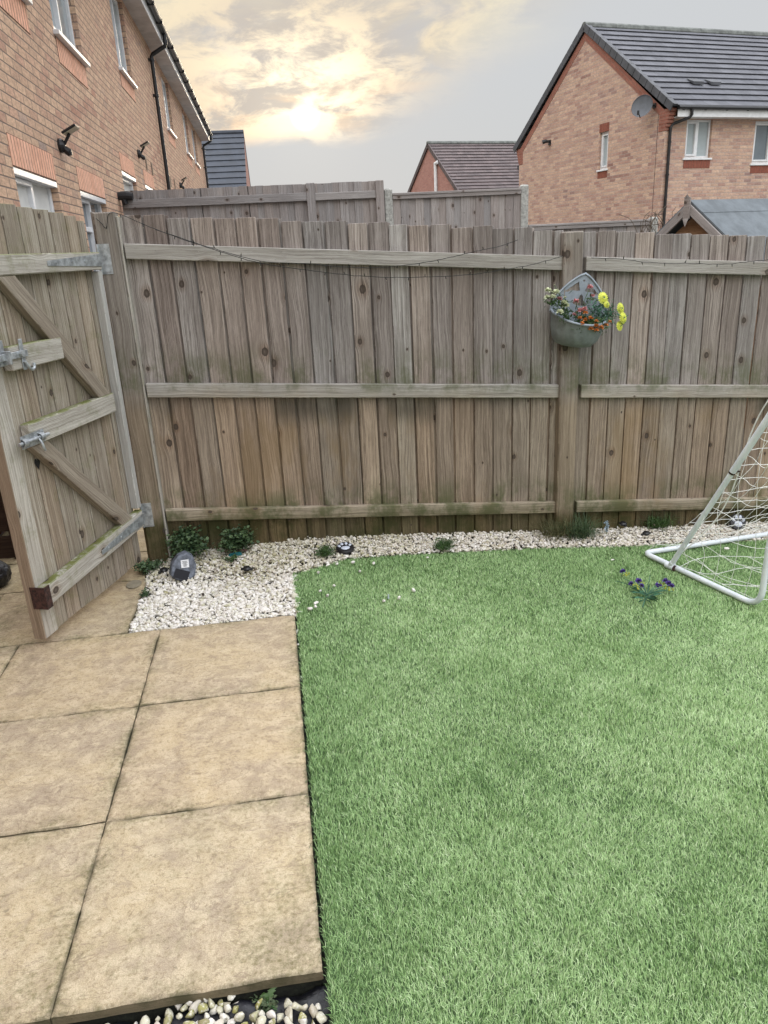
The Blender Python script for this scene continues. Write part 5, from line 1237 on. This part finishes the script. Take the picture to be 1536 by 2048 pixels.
# back plate outline (x, z): pointed arch with three cut-outs; built as strips of a grid so that the holes are real
def inarch(x_, z_):
    if z_ < -.03: return abs(x_) <= .145+.2*(z_+.03)
    return abs(x_) <= .152*max(0., 1-(max(0., z_)/.185)**1.55)**.80
def intri(p, a, b_, c_):
    def cr(u_, v_, w_): return (v_[0]-u_[0])*(w_[1]-u_[1])-(v_[1]-u_[1])*(w_[0]-u_[0])
    q_ = (cr(a, b_, p), cr(b_, c_, p), cr(c_, a, p)); return all(k > 0 for k in q_) or all(k < 0 for k in q_)
def hole(x_, z_):
    for s_ in (-1, 1):
        if intri((x_*s_, z_), (.026, .143), (.098, .082), (.013, .098)) and (x_*s_-.045)**2+(z_-.060)**2 > .036**2 and (x_*s_-.004)**2+(z_-.124)**2 > .017**2: return True
    if intri((x_, z_), (0, .082), (-.042, .024), (.042, .024)) and (abs(x_)-.040)**2+(z_-.068)**2 > .030**2 and z_ > .030-.010*math.cos(x_*40): return True
    return x_*x_+(z_-.150)**2 < .0055**2
m = MB(); NX, NZ = 116, 96; xs_ = np.linspace(-.155, .155, NX); zs_ = np.linspace(-.06, .186, NZ)
cell = np.array([[inarch((xs_[i]+xs_[i+1])/2, (zs_[j]+zs_[j+1])/2) and not hole((xs_[i]+xs_[i+1])/2, (zs_[j]+zs_[j+1])/2) for i in range(NX-1)] for j in range(NZ-1)])
V = []; idx = {}
def vid(i, j, k):
    if (i, j, k) not in idx: idx[(i, j, k)] = len(V); V.append((xs_[i], -.004 if k else 0., zs_[j]))
    return idx[(i, j, k)]
F = []
for j in range(NZ-1):
    for i in range(NX-1):
        if not cell[j, i]: continue
        F.append((vid(i, j, 1), vid(i+1, j, 1), vid(i+1, j+1, 1), vid(i, j+1, 1))); F.append((vid(i, j, 0), vid(i, j+1, 0), vid(i+1, j+1, 0), vid(i+1, j, 0)))
        for (di, dj, a, c) in ((-1, 0, (i, j), (i, j+1)), (1, 0, (i+1, j+1), (i+1, j)), (0, -1, (i+1, j), (i, j)), (0, 1, (i, j+1), (i+1, j+1))):
            ii, jj = i+di, j+dj
            if not (0 <= ii < NX-1 and 0 <= jj < NZ-1 and cell[jj, ii]): F.append((vid(*a, 1), vid(*c, 1), vid(*c, 0), vid(*a, 0)))
m.add(V, F); m.build('back_plate', M['pot'], PL)
zz_ = np.linspace(-.02, .1849, 20); rim = [(-.152*max(0., 1-(max(0., z_)/.185)**1.55)**.80, -.006, z_) for z_ in zz_]; rim = rim+[(0, -.006, .186)]+[(-a, b_, c_) for a, b_, c_ in rim[::-1]]
m = MB(); m.tube([np.array(p) for p in rim], .0055, 8); m.build('back_rim', M['pot'], PL, smooth=True)
m = MB(); n_ = 33; V = []
prof = [(1.00, -.010, .155), (1.00, -.030, .152), (.985, -.036, .148), (.93, -.09, .137), (.82, -.145, .120), (.66, -.178, .098), (.40, -.188, .06), (.0, -.190, .0)]
for (kx, z_, dp) in prof:
    for k in range(n_):
        a = math.pi*k/(n_-1); rb = 1.+(.028 if (k % 4 in (1, 2) and -.17 < z_ < -.04) else 0.); V.append((-.148*kx*math.cos(a)*rb, -.004-dp*math.sin(a)*rb*1.02, z_-.055*math.sin(a)*max(0., 1+z_/.16)))
m.add(V, [(r_*n_+k, (r_+1)*n_+k, (r_+1)*n_+k+1, r_*n_+k+1) for r_ in range(len(prof)-1) for k in range(n_-1)])
V = [];                                              # inside wall
for (kx, z_, dp) in [(.965, -.010, .148), (.90, -.09, .130)]:
    for k in range(n_): a = math.pi*k/(n_-1); V.append((-.148*kx*math.cos(a), -.006-dp*math.sin(a), z_-.055*math.sin(a)*max(0., 1+z_/.16)))
m.add(V, [(k, k+1, n_+k+1, n_+k) for k in range(n_-1)]); m.build('bowl', M['bowl'], PL, smooth=True)
m = MB(); m.tube([np.array([-.149*math.cos(a), -.005-.157*math.sin(a), -.012-.052*math.sin(a)]) for a in np.linspace(0, math.pi, 30)], .0065, 8); m.build('bowl_rim', M['pot'], PL, smooth=True)
m = MB(); V = [(0, -.006, -.075)]+[(-.138*math.cos(a), -.006-.13*math.sin(a), -.085) for a in np.linspace(0, math.pi, 20)]; m.add(V, [(0, k, k+1) for k in range(1, 20)]); m.build('potting_soil', M['soil'], PL)
# flowers in the planter: four bunches; positions seen on the photo, standing out of the soil
def PF(x_, y_, Y): return at_Y(x_, y_, Y)
def bunch(name, label, root, stems, petal, heads, leafm, nleaf, hl=0., fill=None):
    root = np.array(root); t = thing(name, label, 'artificial flowers', tuple(root), 0, 'artificial flowers in the wall planter')
    ms = MB(); mf = MB(); ml = MB()
    for (x_, y_, Y, r_, kind) in heads:
        mf = MB()
        e = PF(x_, y_, Y)-root; ms.tube(spline([np.zeros(3), e*.5+np.array([0, .005, .02]), e], 5), .0014, 4)
        if kind == 'daisy':
            nr = np.array([.25, -.95, .30]) if x_ < 1225 else np.array([.50, -.84, .20]); nr /= np.linalg.norm(nr); u_ = np.cross(nr, (0, 0, 1)); u_ /= np.linalg.norm(u_); v_ = np.cross(nr, u_)
            for ring, (cnt, rr, lift) in enumerate([(16, r_*.88, .0), (13, r_*.66, .005), (9, r_*.42, .009)]):
                for k in range(cnt):
                    a = 2*math.pi*(k+.5*ring)/cnt; d = u_*math.cos(a)+v_*math.sin(a); s_ = np.cross(nr, d); w_ = rr*.17
                    p0 = e+nr*lift; mf.add([p0+d*rr*.15, p0+d*rr*.6+s_*w_+nr*.003, p0+d*rr*1.0+s_*w_*.6, p0+d*rr*1.02-s_*w_*.6, p0+d*rr*.6-s_*w_+nr*.003], [(0, 1, 2, 3, 4)])
            ml.tube([e+nr*.004, e+nr*.010], r_*.20, 8)
        else: flowerball(mf, e, r_*1.3, 40, 0, ll=r_*1.3)
        mf.build('flower_head', petal, t)
    for k in range(nleaf):
        x_, y_, Y, r_, kind = rnd.choice(heads); e = (PF(x_, y_, Y)-root)*rnd.uniform(.15, .95)+np.array([rnd.gauss(0, .012), rnd.gauss(0, .008), rnd.gauss(0, .010)])
        leaf(ml, e, (rnd.gauss(0, 1), rnd.gauss(0, .6), rnd.gauss(.3, .7)), rnd.uniform(.018, .04), rnd.uniform(.003, .008))
    if fill:
        for (x_, y_, Y, sp, n_) in fill:
            for k in range(n_):
                e = PF(x_+rnd.gauss(0, sp), y_+rnd.gauss(0, sp*.8), Y)-root; leaf(ml, e, (rnd.gauss(0, 1), rnd.gauss(0, .5), rnd.gauss(.2, .7)), rnd.uniform(.010, .026), rnd.uniform(.004, .009))
    ms.build('stem', M['stem'], t); ml.build('foliage', leafm, t)
rt0 = np.array([2.30, -.10, 1.135])
bunch('flower_bunch', 'cream artificial flowers at the left side of the planter', rt0+(-.05, 0, 0), 0, M['white'],
      [(1096, 582, -.09, .014, 'b'), (1112, 586, -.10, .015, 'b'), (1095, 596, -.10, .014, 'b'), (1106, 595, -.11, .013, 'b'), (1128, 606, -.12, .013, 'b'), (1131, 612, -.12, .015, 'b'), (1120, 625, -.14, .014, 'b'), (1109, 570, -.08, .003, 'b'), (1130, 595, -.08, .006, 'b')], M['leafmid'], 70, fill=[(1105, 605, -.11, 7, 60), (1125, 610, -.12, 8, 60), (1130, 628, -.13, 6, 40)])
bunch('flower_bunch', 'pink artificial flowers in the middle of the planter', rt0, 0, M['pink'],
      [(1180, 575, -.06, .012, 'b'), (1185, 592, -.07, .010, 'b'), (1152, 604, -.09, .013, 'b'), (1119, 599, -.10, .012, 'b'), (1161, 622, -.13, .013, 'b'), (1169, 619, -.13, .013, 'b'), (1148, 630, -.13, .009, 'b')], M['leafmid'], 50, fill=[(1180, 600, -.07, 5, 20)])
bunch('flower_bunch', 'orange artificial flowers spilling over the front rim of the planter', rt0+(.03, -.02, 0), 0, M['orange'],
      [(1160, 637, -.15, .010, 'b'), (1170, 640, -.15, .011, 'b'), (1181, 637, -.15, .011, 'b'), (1164, 648, -.16, .010, 'b'), (1192, 643, -.16, .009, 'b'), (1192, 653, -.165, .012, 'b'), (1202, 656, -.165, .011, 'b'), (1182, 658, -.165, .011, 'b'), (1193, 661, -.17, .010, 'b'), (1212, 651, -.15, .010, 'b'), (1220, 644, -.14, .008, 'b'), (1171, 626, -.14, .010, 'b')], M['leafmid'], 60, fill=[(1172, 645, -.145, 10, 110), (1195, 650, -.15, 9, 60)])
bunch('flower_bunch', 'large yellow artificial daisies hanging out over the right rim of the planter', rt0+(.09, .0, 0), 0, M['yel'],
      [(1206, 596, -.09, .036, 'daisy'), (1213, 609, -.10, .022, 'daisy'), (1241, 617, -.10, .034, 'daisy'), (1246, 636, -.11, .036, 'daisy'), (1239, 652, -.11, .030, 'daisy')], M['bluegreen'], 60, fill=[(1200, 620, -.10, 12, 120), (1215, 632, -.10, 8, 90), (1190, 632, -.09, 9, 70)])

# ------------------------------------------------------------------ football goal
zg = lambda X_: zl(X_)+.022
F_ = np.array([2.671, -.54, 0]); C1 = np.array([2.632, -.374, 0]); C2 = np.array([2.836, -1.027, 0]); Bk = np.array([4.6, .05, 0])
for p in (F_, C1, C2, Bk): p[2] = zg(p[0])
goal = thing('football_goal', 'small white tubular football goal with cream net standing on the lawn', 'football goal', tuple(C1))
def G0(p): return np.array(p)-C1
def bendpts(A, Bp, Cp, r_, n=8):
    A, Bp, Cp = map(np.array, (A, Bp, Cp)); d1 = (A-Bp)/np.linalg.norm(A-Bp); d2 = (Cp-Bp)/np.linalg.norm(Cp-Bp); p0, p1 = Bp+d1*r_, Bp+d2*r_
    return [(1-t_)**2*p0+2*t_*(1-t_)*Bp+t_*t_*p1 for t_ in np.linspace(0, 1, n)]
side_d = (C2-C1)/np.linalg.norm(C2-C1); C1x = C1-side_d*.03; C2x = C2+side_d*.02
back_d = np.array([.977, .212, 0.]); Bk = C1x+back_d*2.2; Bk[2] = zg(Bk[0])
H_ = 1.08; T_ = C2x+np.array([.03, 0, H_])
m = MB(); m.tube([G0(p) for p in [Bk]+bendpts(Bk, C1x, C2x, .05)+bendpts(C1x, C2x, T_, .085)+[C2x+np.array([.005, 0, .30])]], .0145, 12); m.build('base_tube', M['paint'], goal, smooth=True)
m = MB(); m.tube([G0(C2x+np.array([.005, 0, .28])), G0(T_)], .0135, 12); m.tube([G0(T_), G0(T_+back_d*2.2)], .0135, 12); m.build('goal_post', M['paint'], goal, smooth=True)
Tj = T_
sd = (Tj-F_)/np.linalg.norm(Tj-F_)
spl = F_+sd*.66
m = MB(); m.tube([G0(F_+sd*.015), G0(spl)], .0135, 12); m.tube([G0(spl-sd*.004), G0(Tj)], .0155, 12); m.build('side_brace', M['paint'], goal, smooth=True)
m = MB(); m.tube([G0(F_-side_d*.026), G0(F_+side_d*.026)], .0165, 12); m.tube([G0(F_), G0(F_+sd*.03)], .016, 10); m.build('brace_joint', M['paint'], goal, smooth=True)
m = MB(); m.tube([G0(F_+side_d*.028), G0(F_+side_d*.034)], .0168, 12); m.tube([G0(spl-sd*.012), G0(spl-sd*.003)], .0160, 12); p = G0(spl); m.tube([p+np.array([.012, -.01, .0]), p+np.array([.026, -.018, .004])], .004, 6); m.build('rust_ring', M['rust'], goal, smooth=True)
# nets: jittered grids
def net(name, fn, nu, nv, jit, label=None, r_=.0013):
    Pg = np.array([[fn(i/(nu-1), j/(nv-1)) for i in range(nu)] for j in range(nv)]); J = rng.normal(0, jit, Pg.shape)
    J[0] *= .1; J[-1] *= .1; J[:, 0] *= .1; Pg = Pg+J; m = MB()
    def cord(P):
        P = [p for p in P]; Q = spline(P, 3) if len(P) > 2 else np.array(P); Q = Q+rng.normal(0, .0012, Q.shape); m.tube([G0(q) for q in Q], r_, 4, cap=False)
    for j in range(nv): cord(Pg[j])
    for i in range(nu): cord(Pg[:, i])
    for j in range(nv):
        for i in range(nu): p = G0(Pg[j, i]); m.tube([p-np.array([.002, 0, .002]), p+np.array([.002, 0, .002])], .0024, 5)
    return m.build(name, M['net'], goal)
Bb = Bk.copy()
def back_fn(u_, v_):                                  # v from the ground bar up to the crossbar; hangs slack
    lo = C1x+back_d*2.2*u_+np.array([.0, 0, -.0]); lo[2] = zg(lo[0]); hi = T_+back_d*2.2*u_
    k_ = F_+(T_-F_)*v_ if False else lo+(hi-lo)*v_
    k_ = k_+np.array([.02, 0, -.10*math.sin(math.pi*v_)-.02*math.sin(9*u_)])+np.array([.10*math.sin(math.pi*v_)*(1-v_), .02, 0]); k_[2] = max(k_[2], zg(k_[0])); return k_
net('back_net', back_fn, 25, 15, .006)
m = MB()
def scord(a, c, sag):
    P = []
    for k in range(9):
        q_ = a+(c-a)*k/8+np.array([.02*math.sin(k*.8), 0, -sag*math.sin(math.pi*k/8)])+rng.normal(0, .003, 3)*(0 < k < 8); q_[2] = max(q_[2], zg(q_[0])); P.append(q_)
    m.tube([G0(q) for q in spline(P, 2)], .0012, 4, cap=False)
for k in range(1, 11):
    f_ = k/11; a = F_+(T_-F_)*f_; scord(a, C2x+np.array([.03*f_, 0, H_*f_]), .035)
for k in range(1, 6):
    f_ = k/6; scord(F_+(C2x-F_)*f_+np.array([0, 0, .01]), F_+(T_-F_)*f_, .0)
m.build('side_net', M['net'], goal)
def gr_fn(u_, v_):                                    # slack net lying on the grass
    a = F_+(C2x-F_)*(.05+.85*v_)+back_d*(.04+.9*u_)+np.array([0, .06*math.sin(7*u_+3*v_), 0]); a[2] = zl(a[0])+.026; return a
net('ground_net', gr_fn, 7, 4, .014)
# thick edge rope hanging beside the brace
m = MB(); ro = spline([F_+sd*(.10+.11*k)+np.array([.045+.055*math.sin(k*.55), .05, -.03*math.sin(k*.6)-.02]) for k in range(11)], 5); m.tube([G0(q) for q in ro], .0034, 6); m.build('edge_rope', M['net'], goal)
m = MB(); hl = [F_+sd*(.02+.0125*k)+(np.cross(sd, (0, 0, 1.))*math.cos(k*.42)+np.cross(np.cross(sd, (0, 0, 1.)), sd)*math.sin(k*.42))*.0175 for k in range(48)]
m.tube([G0(q) for q in hl], .0012, 4); m.build('lacing_cord', simple('dirty cord', (.20, .18, .14), .8), goal)

# ------------------------------------------------------------------ things in the side passage, behind the gate
t = thing('dark_planter', 'tall dark stained timber trough standing against the house wall behind the gate', 'planter', (-.90, .30, 0))
m = MB(); m.abox((-.15, 0, .0), (.10, .02, .13), 0); m.abox((-.15, 0, .16), (.10, .02, .60), 0); m.build('front_board', M['darkwood'], t, bevel=.003)
m = MB(); m.abox((.06, -.03, 0), (.12, .03, .72), 2); m.abox((-.15, -.03, 0), (-.09, .03, .72), 2); m.build('corner_post', M['darkwood'], t, bevel=.004)
m = MB(); m.abox((.10, .03, .0), (.12, .5, .14), 1); m.abox((.10, .03, .18), (.12, .5, .62), 1); m.abox((-.15, .48, 0), (.10, .5, .6), 0); m.build('side_board', M['darkwood'], t, bevel=.003)
t = tag(MB(), None) if False else None
V, Fk = IV.copy(), IF; Vb = []
for v_ in IV:
    k_ = 1+.10*math.sin(v_[0]*7+v_[2]*5)+.06*math.sin(v_[1]*13); Vb.append(v_*k_*np.array([.085, .095, .075]))
m = MB(); m.add(Vb, [tuple(f) for f in IF]); o = m.build('bin_bag', M['black']); md = o.modifiers.new('s', 'SUBSURF'); md.levels = md.render_levels = 2
tx = bpy.data.textures.new('crumple', 'CLOUDS'); tx.noise_scale = .05; md = o.modifiers.new('d', 'DISPLACE'); md.texture = tx; md.strength = .035; md.texture_coords = 'LOCAL'
q = at_z(2, 1175, 0); o.location = (q[0]-.03, q[1]+.03, .062); tag(o, 'shiny crumpled black plastic bag on the paving behind the gate', 'bag')
# dark bark chips / leaf litter at the wall foot
